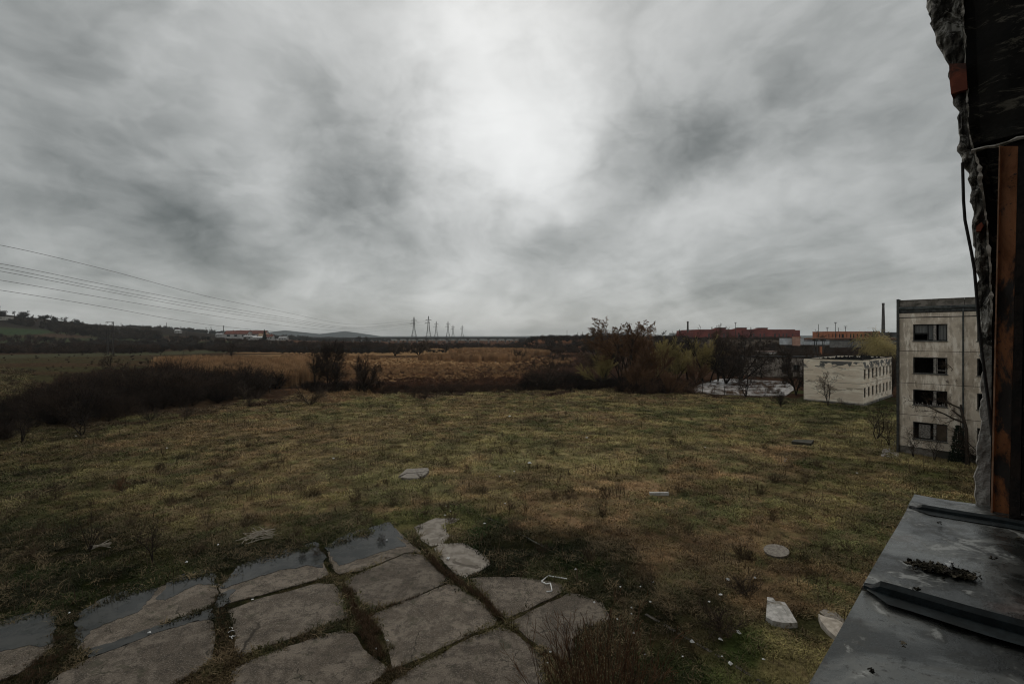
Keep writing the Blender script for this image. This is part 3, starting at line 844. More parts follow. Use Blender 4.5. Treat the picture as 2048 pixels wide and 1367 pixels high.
# grass and dry weeds in the joints of the slabs
JOINTS = [  # polyline px, width m, density per m, kind: 0 green, 1 dry, height
 ([(160,1310),(240,1283),(342,1246),(430,1213),(510,1194),(640,1160),(690,1148),(740,1130),(780,1115)], .16, 60, .4, .8),
 ([(436,1192),(440,1230),(445,1290),(440,1340),(425,1380)], .42, 170, .5, 1.0),
 ([(440,1345),(480,1320),(560,1290),(640,1262),(700,1250)], .20, 90, .5, .9),
 ([(690,1180),(712,1215),(725,1250),(745,1290),(765,1320)], .30, 170, .8, 1.5),
 ([(705,1210),(735,1250),(760,1290)], .32, 200, .8, 1.7),
 ([(345,1372),(420,1335),(455,1325)], .30, 130, .4, .9),
 ([(850,1105),(880,1140),(920,1170),(960,1195),(1000,1240)], .20, 120, .9, 1.6),
 ([(820,1075),(845,1100),(870,1125)], .18, 110, .4, 1.0),
 ([(750,1224),(800,1208),(840,1192)], .12, 50, .9, 1.3),
 ([(785,1342),(860,1312),(930,1278),(1000,1250)], .07, 40, .3, .5),
 ([(700,1400),(760,1352),(820,1335)], .18, 120, .6, 1.0),
 ([(1000,1245),(1060,1220),(1140,1182)], .07, 45, .3, .5),
 ([(1000,1240),(1040,1275),(1080,1312),(1100,1330)], .14, 80, .5, .9),
 ([(105,1290),(130,1280),(150,1280)], .9, 260, .5, 1.1),
 ([(40,1360),(90,1320),(140,1290)], .8, 300, .5, 1.1),
 ([(645,1100),(655,1118),(668,1148)], .16, 110, .1, 1.0),
 ([(900,1048),(910,1068),(895,1082)], .16, 80, .8, 1.0),
 ([(0,1400),(60,1365),(110,1330)], .7, 200, .5, 1.0),
]
pts, rot, scl, idx, col = [], [], [], [], []
rn = random.Random(5)
for line, w, dens, dry, hh in JOINTS:
    w *= .75; hh *= .85
    g = [G(*p) for p in line]
    for a, b in zip(g, g[1:]):
        L = math.dist(a, b)
        for k in range(int(L * dens * (1 + w))):
            t = rn.random(); d = rn.gauss(0, w * .5)
            nx, ny = -(b[1] - a[1]) / L, (b[0] - a[0]) / L
            x = a[0] + (b[0] - a[0]) * t + nx * d; y = a[1] + (b[1] - a[1]) * t + ny * d
            if noise.noise(Vector((x * 1.3, y * 1.3, 3))) < -.25: continue
            s = rn.uniform(.5, 1.15) * hh * (1 - .3 * abs(d) / w)
            isdry = rn.random() < dry * .6
            pts.append((x, y, -.01)); rot.append((rn.gauss(0, .2), rn.gauss(0, .2), rn.random() * 6.28)); scl.append((s * .8, s * .8, s))
            idx.append(rn.randrange(2) + (2 if isdry else 0)); v = rn.uniform(.6, 1.2)
            col.append((.085 * v, .052 * v, .030 * v) if isdry else (.026 * v, .030 * v, .011 * v))
scatter('joint_weeds', [blades(30 + i, 12, .16, .016, .07, .7) for i in range(2)] + [blades(40 + i, 12, .26, .012, .06, .8) for i in range(2)],
        pts, rot, scl, idx, np.array(col), 'dark grass and dry weeds growing in the joints of the concrete slabs', 'weeds')

# grass blades poking out of the shallow water
pts, rot, scl, idx, col = [], [], [], [], []
for poly, n in [(PUDDLES[0], 420), (PUDDLES[3], 120), (PUDDLES[1], 120), (PUDDLES[4], 60)]:
    g = [G(*p) for p in poly]; x0 = min(p[0] for p in g); x1 = max(p[0] for p in g); y0 = min(p[1] for p in g); y1 = max(p[1] for p in g)
    for k in range(n):
        x, y = rn.uniform(x0, x1), rn.uniform(y0, y1)
        if noise.noise(Vector((x * .9, y * .9, 8))) < .05: continue
        pts.append((x, y, .02)); s = rn.uniform(.3, .7); rot.append((0, 0, rn.random() * 6.28)); scl.append((s * 1.3, s * 1.3, s)); idx.append(rn.randrange(2)); col.append((.03, .036, .016))
scatter('water_grass', [blades(50 + i, 8, .14, .014, .12, .8) for i in range(2)], pts, rot, scl, idx, np.array(col), 'dark grass poking through the shallow puddles along the slabs', 'grass')

# ================================================================== masses of brush
def inst_protos(kinds, thick):
    out = []
    for k, v in kinds:
        L, T = proto(k, v); A = np.concatenate([L, T]).copy(); A[:, 6:8] *= thick
        out.append(segs_mesh(k + '_brush', A, M_INST, 3))
    return out
def mass(name, kinds, regions, label, cat, thick=1.0, seed=1):
    """regions: (polygon in px of where the plants stand | (px0, px1, d0, d1)), count, height m lo, hi, colour lo, hi"""
    rs = np.random.RandomState(seed); P, R, Sx, I, Cc = [], [], [], [], []
    for area, n, h0, h1, c0, c1 in regions:
        if len(area) == 4 and not hasattr(area[0], '__len__'):
            px = rs.uniform(area[0], area[1], n); D = area[2] * (area[3] / area[2]) ** rs.rand(n); X = (px - 1024) / F * D; Y = D
        else:
            A = np.array(area, float); x0, y0 = A.min(0); x1, y1 = A.max(0)
            px = rs.uniform(x0, x1, n * 5)
            d0, d1 = EYE * F / (y1 - HZ), EYE * F / (y0 - HZ)
            D = rs.uniform(d0, d1, n * 5); py = HZ + EYE * F / D
            r = np.zeros(len(px), bool); j = len(A) - 1
            for i in range(len(A)):
                xi, yi = A[i]; xj, yj = A[j]
                r ^= ((yi > py) != (yj > py)) & (px < (xj - xi) * (py - yi) / ((yj - yi) or 1e-9) + xi); j = i
            px = px[r][:n]; D = D[r][:n]; X = (px - 1024) / F * D; Y = D
        m = len(X); Z = terrain(X, Y) - .05
        cl = fbm(X, Y, .09, 3)
        h = (h0 + (h1 - h0) * rs.rand(m)) * (0.45 + 1.1 * cl)
        P.append(np.stack([X, Y, Z], 1)); R.append(np.stack([rs.randn(m) * .05, rs.randn(m) * .05, rs.rand(m) * 6.28], 1))
        w = h * rs.uniform(.85, 1.25, m); Sx.append(np.stack([w, w, h], 1)); I.append(rs.randint(0, len(kinds), m))
        t = rs.rand(m)[:, None]; Cc.append((np.array(c0) * (1 - t) + np.array(c1) * t) * (.6 + .8 * cl[:, None]))
    return scatter(name, inst_protos(kinds, thick), np.concatenate(P), np.concatenate(R), np.concatenate(Sx), np.concatenate(I), np.concatenate(Cc), label, cat)

DK = ((.012, .008, .006), (.030, .020, .014)); DF = ((.042, .031, .023), (.078, .056, .041)); BR = ((.045, .028, .020), (.075, .046, .030)); RD = ((.10, .055, .034), (.14, .08, .05))
ST = ((.26, .15, .07), (.38, .235, .12)); OL = ((.05, .05, .03), (.085, .08, .045)); GY = ((.04, .034, .03), (.065, .055, .048))
mass('dark_thicket', [('shrub', 0), ('shrub', 1), ('shrub', 2), ('shrub', 3)], [
    ([(90, 848), (70, 812), (150, 790), (260, 772), (420, 768), (530, 772), (556, 780), (520, 800), (440, 806), (340, 816), (260, 836), (180, 850)], 430, 1.2, 4.4, (.018, .012, .009), (.050, .033, .023)),
    ([(110, 800), (240, 768), (420, 764), (540, 768), (540, 776), (300, 790)], 300, 2.0, 4.4, (.040, .026, .018), (.085, .050, .032)),
    ([(180, 800), (300, 775), (560, 770), (590, 776), (300, 812)], 60, 3.4, 5.2, (.024, .017, .013), (.05, .034, .024)),
    ([(100, 772), (200, 752), (330, 748), (340, 766), (160, 782)], 160, 1.2, 2.6, *BR),
    ([(-120, 868), (0, 858), (70, 856), (80, 872), (-60, 900)], 26, 1.0, 2.2, *DK),
    ((-120, 200, 80, 160), 120, .4, 1.3, *BR),
    ([(-60, 862), (20, 812), (100, 800), (110, 852)], 60, 1.0, 2.4, *DK),
    ([(60, 800), (120, 765), (200, 750), (200, 790)], 70, .8, 2.0, *DK),
    ([(600, 772), (760, 770), (770, 784), (610, 788)], 90, 1.0, 2.2, *DK),
], 'dense dark leafless thicket along the left edge of the meadow', 'thicket', 1.25)
mass('brown_scrub', [('weed', 0), ('weed', 1), ('shrub', 3)], [
    ([(740, 790), (760, 760), (980, 750), (1200, 745), (1230, 776), (1000, 783), (800, 786)], 1300, .35, .9, (.065, .032, .020), (.13, .066, .038)),
    ([(740, 788), (780, 778), (980, 776), (1200, 770), (1230, 776), (1000, 784), (800, 788)], 500, .6, 1.3, *BR),
    ([(1040, 782), (1050, 762), (1130, 758), (1240, 764), (1245, 778), (1150, 783)], 220, 1.0, 2.4, *DK),
    ([(1040, 770), (1050, 745), (1250, 742), (1250, 770)], 500, .7, 1.6, (.075, .042, .028), (.13, .072, .046)),
    ([(1020, 740), (1040, 715), (1240, 705), (1240, 745)], 700, .6, 1.4, *RD),
    ([(560, 755), (580, 728), (760, 728), (1000, 738), (1000, 752), (740, 765)], 700, .3, .8, *RD),
    ([(1080, 735), (1100, 705), (1240, 700), (1240, 740)], 260, 1.0, 2.0, *BR),
    ([(1230, 784), (1240, 762), (1380, 764), (1390, 788), (1300, 790)], 130, .8, 2.0, *DK),
    ([(1230, 784), (1240, 762), (1380, 764), (1390, 788), (1300, 790)], 150, .9, 2.2, (.07, .042, .028), (.12, .07, .045)),
], 'low rust-brown scrub and dead bracken beyond the meadow', 'scrub', 1.2, 2)
mass('marsh_straw', [('weed', 0), ('weed', 1), ('weed', 2)], [
    ((560, 1100, 118, 250), 2600, .35, .9, (.28, .150, .070), (.50, .32, .165)),
    ((560, 1180, 112, 200), 700, .35, .8, (.11, .052, .030), (.19, .095, .05)),
    ([(590, 792), (640, 782), (760, 786), (760, 800), (640, 806)], 160, .2, .45, (.22, .13, .07), (.33, .21, .12)),
    ((1385, 1570, 86, 112), 240, .2, .8, (.09, .055, .035), (.15, .09, .055)),
], 'patches of dead straw and rusty stalks across the marsh', 'straw', 1.3, 9)
def reed_mesh(seed):
    rn = random.Random(seed); sg = []
    for k in range(60):
        x, y = rn.uniform(-.9, .9), rn.uniform(-.5, .5); h = rn.uniform(.6, 1); dx, dy = rn.gauss(.05, .06), rn.gauss(0, .05)
        sg.append((x * .5, y * .5, 0, x * .5 + dx, y * .5 + dy, h, .013, .009)); sg.append((x * .5 + dx, y * .5 + dy, h * .93, x * .5 + dx * 1.5, y * .5 + dy, h * 1.08, .022, .008))
    return segs_mesh('reeds', sg, M_INST, 3)
rs = np.random.RandomState(11); P, Sx, Cc = [], [], []
for poly_px, n, h in [((310, 660, 98, 172), 3200, 3.9), ((560, 760, 190, 260), 500, 1.9), ((835, 1060, 188, 240), 1400, 3.0), ((900, 1100, 262, 330), 900, 3.0), ((1090, 1150, 175, 205), 120, 2.0), ((780, 1080, 165, 185), 260, 1.0), ((620, 940, 132, 165), 900, .9)]:
    px = rs.uniform(poly_px[0], poly_px[1], n); D = rs.uniform(poly_px[2], poly_px[3], n); X = (px - 1024) / F * D
    c = fbm(X, D, .05, 3); k = rs.rand(n) < sst(.25, .45, c) if h < 2.5 else np.ones(n, bool)
    ex = ((px - (poly_px[0] + poly_px[1]) / 2) / ((poly_px[1] - poly_px[0]) / 2)) ** 2; ey = ((D - (poly_px[2] + poly_px[3]) / 2) / ((poly_px[3] - poly_px[2]) / 2)) ** 2
    k &= (ex ** 1.5 + ey) * .8 + 1.3 * (fbm(X + 7, D * .6, .035, 3) - .5) < .95
    k &= (fbm(X * .4 + 90, D, .05, 3) + .25 * (rs.rand(n) - .5)) > (.34 if h > 2.5 else .40)
    X, D, c = X[k], D[k], c[k]
    P.append(np.stack([X, D, terrain(X, D) - .05], 1)); hh = h * rs.uniform(.7, 1.1, len(X)) * (.7 + .5 * c); Sx.append(np.stack([hh * .5 + .6, hh * .5 + .6, hh], 1))
    Cc.append((np.array([.30, .175, .088]) + rs.rand(len(X), 1) * np.array([.14, .10, .06])) * (.7 + .5 * c[:, None]))
P = np.concatenate(P); Sx = np.concatenate(Sx); Cc = np.concatenate(Cc)
scatter('reed_bed', [reed_mesh(i) for i in range(4)], P, np.stack([rs.randn(len(P)) * .03, rs.randn(len(P)) * .03, rs.rand(len(P)) * 6.28], 1), Sx, rs.randint(0, 4, len(P)), Cc, 'tall straw-coloured reeds in bands across the marsh', 'reeds')

mass('distant_brush', [('round', 0), ('shrub', 1), ('round', 1), ('willow', 2)], [
    # hedge lines and brush behind the pasture, left
    ((-250, 330, 300, 330), 300, 3, 5.0, *BR), ((-250, 440, 340, 480), 280, 3, 6, *DF), ((-250, 440, 330, 480), 240, 3, 6, *BR), ((180, 430, 380, 520), 200, 3, 6, *GY), ((430, 600, 330, 520), 520, 2.5, 4.2, *BR), ((430, 600, 350, 480), 160, 3, 4.5, *DF), ((600, 760, 330, 520), 500, 3.5, 6, *BR),
    ((500, 770, 330, 380), 130, 2, 4, *GY), ((640, 1040, 400, 600), 480, 2.0, 4.2, *BR), ((700, 1040, 480, 700), 120, 2.0, 4.0, *GY), ((900, 1050, 350, 420), 120, 2, 4, *DF), ((720, 920, 300, 330), 40, 1.5, 3, *DF),
    ((-250, 430, 160, 290), 90, .4, 1.3, *BR), ((640, 800, 290, 330), 50, 2, 5, *GY), ((560, 760, 300, 330), 50, 2, 4, *DF),
    # embankment, right
    ((1020, 1380, 330, 470), 380, 1.6, 3.8, *DF), ((1020, 1380, 330, 470), 420, 1.6, 3.8, *BR), ((1060, 1370, 430, 640), 300, 2, 4.5, *GY), ((1040, 1380, 300, 345), 220, 2, 4, *BR),
    ((1370, 1800, 200, 330), 650, 2.5, 4.5, *BR), ((1370, 1800, 220, 320), 160, 2.5, 4.5, *DF), ((1370, 1600, 345, 570), 620, 1.0, 2.6, *BR), ((1560, 1800, 130, 200), 300, 2.0, 4, *BR), ((1500, 1620, 135, 200), 160, 2.5, 5, *DF), ((1700, 2100, 100, 300), 120, 3, 5, *DF),
], 'belts of bare brush and small trees fading into the distance', 'brush', 1.9, 3)
mass('ridge_wood', [('round', 0), ('round', 2), ('tree', 3)], [
    ((-500, 420, 1130, 1330), 1700, 3.5, 8.5, *DF), ((420, 700, 1000, 1300), 500, 5, 9, *GY), ((-500, 160, 700, 900), 120, 6, 10, *GY), ((100, 320, 560, 700), 220, 5, 9, *DF), ((20, 200, 620, 680), 80, 5, 8, *DF),
    ((640, 780, 1000, 1600), 160, 4, 7, *GY), ((780, 1050, 950, 1200), 50, 2, 4, *GY), ((1040, 1380, 650, 900), 180, 3, 6, *GY),
], 'bare dark woodland along the far ridge and horizon', 'woodland', 3.2, 4)

# ================================================================== buildings
def m_plaster(q, b, base=(.40, .355, .30), hi=(.52, .475, .41), lo=(.27, .24, .20), grime=(.12, .105, .085)):
    co = q.n('ShaderNodeTexCoord').outputs['Object']
    st = q.n('ShaderNodeMapping', {'Vector': co, 'Scale': (1.4, 1.4, .35)}).outputs[0]
    n = q.noise(co, .7, 7, .62, .5); v = q.noise(st, 1.6, 7, .65); g = q.noise(co, 12, 5, .7)
    c = q.mix(q.mapr(n, .43, .57), lo, base)
    c = q.mix(q.mapr(v, .48, .62), c, hi)
    c = q.mix(q.mapr(q.noise(st, 2.6, 8, .7, .4), .56, .70, 0, .65), c, grime)
    c = q.mix(q.mapr(g, .5, .8, 0, .35), c, grime)
    setc(q, b, 'Base Color', c); setc(q, b, 'Roughness', .92); b.inputs['Specular IOR Level'].default_value = .2
    bump(q, b, q.math('ADD', g, n), .35, .02)
M_PANEL = mat('stained_panel_render', lambda q, b: m_plaster(q, b, (.66, .58, .48), (.86, .79, .69), (.48, .41, .33), (.20, .165, .13)))
def m_house(q, b):
    co = q.n('ShaderNodeTexCoord').outputs['Object']
    st = q.n('ShaderNodeMapping', {'Vector': co, 'Scale': (.35, .35, 1.3)}).outputs[0]
    c = q.mix(q.mapr(q.noise(st, 1.0, 7, .6, .8), .38, .64), (.74, .62, .485), (.93, .84, .70))
    c = q.mix(q.mapr(q.noise(st, .9, 6, .6, 1.2), .53, .62, 0, .8), c, (.36, .295, .22))
    c = q.mix(q.mapr(q.noise(co, 6, 6, .7), .55, .8, 0, .4), c, (.16, .14, .115))
    z = q.n('ShaderNodeSeparateXYZ', {0: co}).outputs['Z']
    # patches under the roof where the render has come off the grey board
    pe = q.math('MULTIPLY', q.mapr(z, 5.1, 5.9), q.mapr(q.noise(q.n('ShaderNodeMapping', {'Vector': co, 'Scale': (1, 1, 1.6)}).outputs[0], .50, 7, .58, .5), .47, .485))
    pe = q.math('MULTIPLY', pe, q.mapr(z, 6.5, 6.62, 1, 0))
    c = q.mix(pe, c, q.mix(q.mapr(q.noise(co, 5, 5, .6), .35, .65), (.085, .085, .082), (.14, .14, .135)))
    jo = q.math('ADD', q.mapr(q.math('ABSOLUTE', q.math('SUBTRACT', q.math('MULTIPLY_ADD', q.noise(co, 1.2, 3), .12, z), 3.36)), .015, .05, 1, 0), 0.0)
    c = q.mix(q.math('MULTIPLY', jo, .6), c, (.10, .085, .07))
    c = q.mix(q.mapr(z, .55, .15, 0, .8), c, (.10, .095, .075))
    setc(q, b, 'Base Color', c); setc(q, b, 'Roughness', .9)
    bump(q, b, q.noise(co, 7, 6, .65), .3, .02)
M_HOUSE = mat('peeling_white_render', m_house)
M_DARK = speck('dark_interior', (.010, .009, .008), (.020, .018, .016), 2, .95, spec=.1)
M_FRAME = speck('weathered_dark_frame', (.035, .037, .036), (.07, .07, .065), 4, .75)
M_WOOD = speck('peeling_white_wood', (.16, .15, .14), (.36, .34, .31), 9, .8)
M_METAL = speck('dark_zinc', (.045, .052, .052), (.10, .11, .108), 3, .5, metal=.3)
M_JOINT = speck('tarry_joint', (.022, .021, .019), (.06, .055, .05), 6, .9)
M_COPE = speck('mossy_concrete_coping', (.11, .10, .085), (.22, .20, .175), 1.6, .95, c3=(.05, .048, .038))
M_TAR = speck('roofing_tar', (.012, .012, .012), (.028, .027, .025), 2, .95, spec=.03)
def m_glass(q, b):
    setc(q, b, 'Base Color', (.015, .018, .019, 1)); setc(q, b, 'Roughness', .12); b.inputs['Specular IOR Level'].default_value = .6
M_GLASS = mat('grimy_window_glass', m_glass)
def m_net(q, b):
    co = q.n('ShaderNodeTexCoord').outputs['Object']
    w = q.n('ShaderNodeTexWave', {'Vector': co, 'Scale': 3.2, 'Distortion': 1.0}).outputs['Fac']
    setc(q, b, 'Base Color', q.mix(w, (.10, .105, .105), (.21, .215, .21))); setc(q, b, 'Roughness', .9)
M_NET = mat('grey_net_curtain', m_net)

RZ = math.atan2(-.75, .662)      # local x: along the block's front towards us; local y: into the block
# ---- the four-storey block
blk = empty('apartment_block', (34.6, 43.2, 0), RZ, label='grey four-storey concrete panel apartment block with empty windows at the right', cat='building')
LEN = 9.3; JZ = [.65, 3.46, 6.25, 9.07, 12.0]
WIN = [(.96, 3.22), (5.03, 7.3)]
WZ = [(1.41, 2.90), (4.37, 5.72), (7.13, 8.55), (9.96, 11.41)]
for s_ in range(4):
    for c_, (xa, xb) in enumerate([(0.0, 4.15), (4.15, LEN)]):
        mb = MB(); g = .018
        mb.holed(xa + g, xb - g, JZ[s_] + g, JZ[s_ + 1] - g, [(WIN[c_][0], WIN[c_][1], *WZ[s_])], 0, .28)
        mb.build('wall_panel', M_PANEL, blk)
mb = MB()
mb.box((.02, .03, 0), (LEN, .27, .63)); mb.build('plinth', M_COPE, blk)
mb = MB()
for z in JZ[:4]: mb.box((.0, .012, z - .035), (LEN, .25, z + .035))
mb.box((4.13, .02, .6), (4.17, .25, 12.0)); mb.build('panel_joint', M_JOINT, blk)
mb = MB(); mb.box((0, .02, 12.02), (LEN, .28, 12.40)); mb.build('frieze', M_PANEL, blk)
mb = MB(); mb.box((0, -.02, 11.985), (LEN, .02, 12.05)); mb.box((0, -.01, 12.40), (LEN, .28, 12.50)); mb.build('string_course', M_JOINT, blk)
mb = MB(); mb.box((0, -.16, 12.72), (LEN, .30, 12.80)); mb.box((0, -.20, 12.80), (LEN, -.15, 12.96)); mb.box((0, .05, 12.5), (LEN, .28, 12.72)); mb.build('gutter', M_METAL, blk)
for xa, xb in [(.02, 2.15), (2.18, 4.25), (4.28, 6.4), (6.43, 9.3)]:
    mb = MB(); mb.box((xa, .0, 12.965), (xb, .2, 13.52)); mb.box((xa, -.04, 13.523), (xb, .25, 13.57)); mb.build('parapet_panel', M_COPE, blk)
mb = MB(); mb.box((.03, .26, 12.97), (LEN - .01, .29, 13.45)); mb.build('parapet_back', M_FRAME, blk)
mb = MB(); mb.box((-.16, -.22, 0.02), (-.005, .6, 13.66)); mb.build('end_fin', M_FRAME, blk)
mb = MB(); mb.tube([(4.21, -.12, .2), (4.21, -.12, 12.5), (4.21, -.06, 12.75)], .055, 8)
for z in (2, 4, 6, 8, 10, 12): mb.box((4.14, -.19, z), (4.28, 0, z + .05))
mb.build('drainpipe', M_METAL, blk)
mb = MB()
mb.box((.3, .30, .1), (LEN, 11.0, .3)); mb.box((0, .32, 12.5), (LEN, 11, 12.6))
mb.box((0.0, 10.8, .1), (LEN, 11, 13.5)); mb.box((0, .29, .1), (.25, 10.8, 13.5)); mb.box((LEN, .29, .1), (LEN + .2, 11, 13.5))
for z in (3.3, 6.1, 8.9): mb.box((.26, .30, z), (LEN - .01, 10.79, z + .2))
mb.box((.26, 4.2, .31), (LEN - .01, 4.35, 12.45)); mb.box((4.1, .30, .31), (4.2, 4.19, 12.45))
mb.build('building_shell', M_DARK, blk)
def window(root, xa, xb, za, zb, y, split, style):
    fr = MB(); t = .07; yy = y + .10
    fr.box((xa, yy, za), (xb, yy + .06, za + t)); fr.box((xa, yy, zb - t), (xb, yy + .06, zb)); fr.box((xa, yy, za + t), (xa + t, yy + .06, zb - t)); fr.box((xb - t, yy, za + t), (xb, yy + .06, zb - t))
    f = fr.build('window', M_FRAME, root)
    mm = MB(); mm.box((split - .09, yy - .02, za + t), (split + .09, yy + .05, zb - t)); mm.build('mullion', M_WOOD, f)
    si = MB(); si.box((xa - .06, y - .07, za - .06), (xb + .06, y + .09, za - .003)); si.build('sill', M_METAL, f)
    return f, yy
panes = 0
for c_ in range(2):
    xa, xb = WIN[c_]
    for s_ in range(4):
        za, zb = WZ[s_]; split = xa + (xb - xa) * .64
        f, yy = window(blk, xa, xb, za, zb, 0, split, 0)
        if s_ == 3:      # glazed, net curtains behind
            for pa, pb in ((xa + .07, split - .09), (split + .09, xb - .07)):
                g = MB(); g.box((pa, yy + .02, za + .07), (pb, yy + .03, zb - .07))
                # part of the glass only: the lower left sheet is missing
            cu = MB()
            def cloth(x0, x1, z0, z1, y0):
                n = 22
                for i in range(n):
                    u0 = x0 + (x1 - x0) * i / n; u1 = x0 + (x1 - x0) * (i + 1) / n
                    w0 = y0 + .03 * math.sin(u0 * 34); w1 = y0 + .03 * math.sin(u1 * 34)
                    cu.add([(u0, w0, z0), (u1, w1, z0), (u1, w1, z1), (u0, w0, z1)], [(0, 1, 2, 3)])
            cloth(xa + .12, xa + 1.0, zb - .75, zb - .08, yy + .14); cloth(xa + 1.02, split - .1, za + .12, zb - .08, yy + .16); cloth(split + .22, xb - .1, za + .1, zb - .08, yy + .15)
            cu.build('curtain', M_NET, f)
            g = MB(); g.box((xa + .95, yy + .01, za + .07), (xa + 1.0, yy + .05, zb - .07)); g.box((xa + .07, yy + .01, za + .62), (xa + .95, yy + .04, za + .66)); g.build('glazing_bar', M_FRAME, f)
        if s_ == 2:
            g = MB(); g.box((split + .12, yy + .02, za + .08), (split + .17, yy + .05, zb - .09)); g.box((xb - .13, yy + .02, za + .08), (xb - .09, yy + .05, zb - .09)); g.box((split + .17, yy + .02, za + .30), (xb - .13, yy + .05, za + .35)); g.build('casement', M_WOOD, f)
        if s_ == 1:      # jagged remains of panes standing in the frame
            g = MB(); rn = random.Random(4)
            for pa, pb in ((xa + .1, split - .12), (split + .12, xb - .1)):
                x = pa
                while x < pb - .06:
                    w = rn.uniform(.06, .16); h = rn.uniform(.1, .45) if rn.random() < .8 else .05
                    g.add([(x, yy + .02, za + .07), (x + w, yy + .02, za + .07), (x + w * rn.uniform(.2, 1.3), yy + .02, za + .07 + h * rn.uniform(.5, .9)), (x + w * .4, yy + .02, za + .07 + h)], [(0, 1, 2, 3)]); x += w * 1.25
            g.build('broken_pane', M_WOOD, f)
        if s_ == 0:
            g = MB(); x0 = xa + .38; x1 = xa + 1.12
            for i in range(5): g.bar((x0 + (x1 - x0) * i / 4, yy + .1, za + .15), (x0 + (x1 - x0) * i / 4, yy + .1, zb - .22), .03)
            for i in range(4): g.bar((x0, yy + .1, za + .15 + (zb - za - .37) * i / 3), (x1, yy + .1, za + .15 + (zb - za - .37) * i / 3), .03)
            g.box((x0, yy + .14, za + .15), (x1, yy + .15, zb - .22)); g.build('window_grille', M_WOOD, f)
            g = MB(); g.box((split + .1, yy + .03, za + .1), (xb - .08, yy + .06, zb - .1)); g.build('board', speck('brown_hardboard', (.06, .045, .03), (.09, .065, .045), 3, .8), f)

# ---- the pale two-storey house
hx0, hy0 = 47.0, 77.9
hs = empty('concrete_house', (hx0, hy0, 0), RZ, label='pale two-storey flat-roofed building with peeling render and two rows of empty windows', cat='building')
HL, HW, HH = 7.9, 18.7, 6.85
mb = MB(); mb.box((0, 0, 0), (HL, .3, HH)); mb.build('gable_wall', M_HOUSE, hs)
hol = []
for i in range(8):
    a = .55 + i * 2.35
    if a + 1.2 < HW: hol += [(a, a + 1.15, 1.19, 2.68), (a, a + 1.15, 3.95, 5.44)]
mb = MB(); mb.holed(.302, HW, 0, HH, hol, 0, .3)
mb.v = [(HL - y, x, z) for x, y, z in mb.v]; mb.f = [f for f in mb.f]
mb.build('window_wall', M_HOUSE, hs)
mb = MB(); mb.box((0, .302, 0), (.3, HW, HH)); mb.box((.302, HW - .3, 0), (HL - .302, HW, HH)); mb.build('rear_wall', M_HOUSE, hs)
mb = MB(); mb.box((.302, .302, 6.35), (HL - .302, HW - .302, 6.48)); mb.box((.302, .302, 3.2), (HL - .302, HW - .302, 3.4)); mb.box((3.0, .31, .05), (3.1, HW - .31, 6.34))
for y in (4, 8.5, 13): mb.box((3.11, y, .05), (HL - .31, y + .1, 3.19)); mb.box((3.11, y, 3.41), (HL - .31, y + .1, 6.34))
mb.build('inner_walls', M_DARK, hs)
mb = MB()
mb.box((-.06, -.06, HH + .003), (HL + .06, .28, HH + .09)); mb.box((HL - .30, .282, HH + .003), (HL + .06, HW + .06, HH + .09)); mb.box((-.06, .282, HH + .003), (.28, HW + .06, HH + .09)); mb.box((.282, HW - .28, HH + .003), (HL - .302, HW + .06, HH + .09))
mb.build('roof_coping', M_TAR, hs)
rn = random.Random(8); mb = MB()
for k in range(160):
    x, y = rn.uniform(.6, HL - .7), rn.uniform(.6, HW - .7); s = rn.uniform(.1, .5)
    mb.add([(x - s, y - s * .6, 6.48), (x + s, y - s * .4, 6.48), (x + s * .5, y + s, 6.48), (x, y, 6.48 + s * rn.uniform(.5, 1.6))], [(0, 1, 3), (1, 2, 3), (2, 0, 3)])
mb.build('roof_rubble', M_TAR, hs, kind='stuff')
for (a, b, za, zb) in hol:
    fr = MB(); t = .06
    X0 = HL - .16
    fr.box((X0, a, za), (X0 + .05, b, za + t)); fr.box((X0, a, zb - t), (X0 + .05, b, zb)); fr.box((X0, a, za + t), (X0 + .05, a + t, zb - t)); fr.box((X0, b - t, za + t), (X0 + .05, b, zb - t)); fr.box((X0, (a + b) / 2 - .03, za + t), (X0 + .05, (a + b) / 2 + .03, zb - t))
    w = fr.build('window', M_FRAME, hs)
    si = MB(); si.box((HL + .002, a - .05, za - .06), (HL + .08, b + .05, za - .004)); si.build('sill', M_HOUSE, w)
mb = MB(); mb.box((-.05, -.05, 0), (HL + .12, -.003, .28)); mb.box((HL + .003, -.003, 0), (HL + .12, HW, .28)); mb.build('plinth', M_COPE, hs)

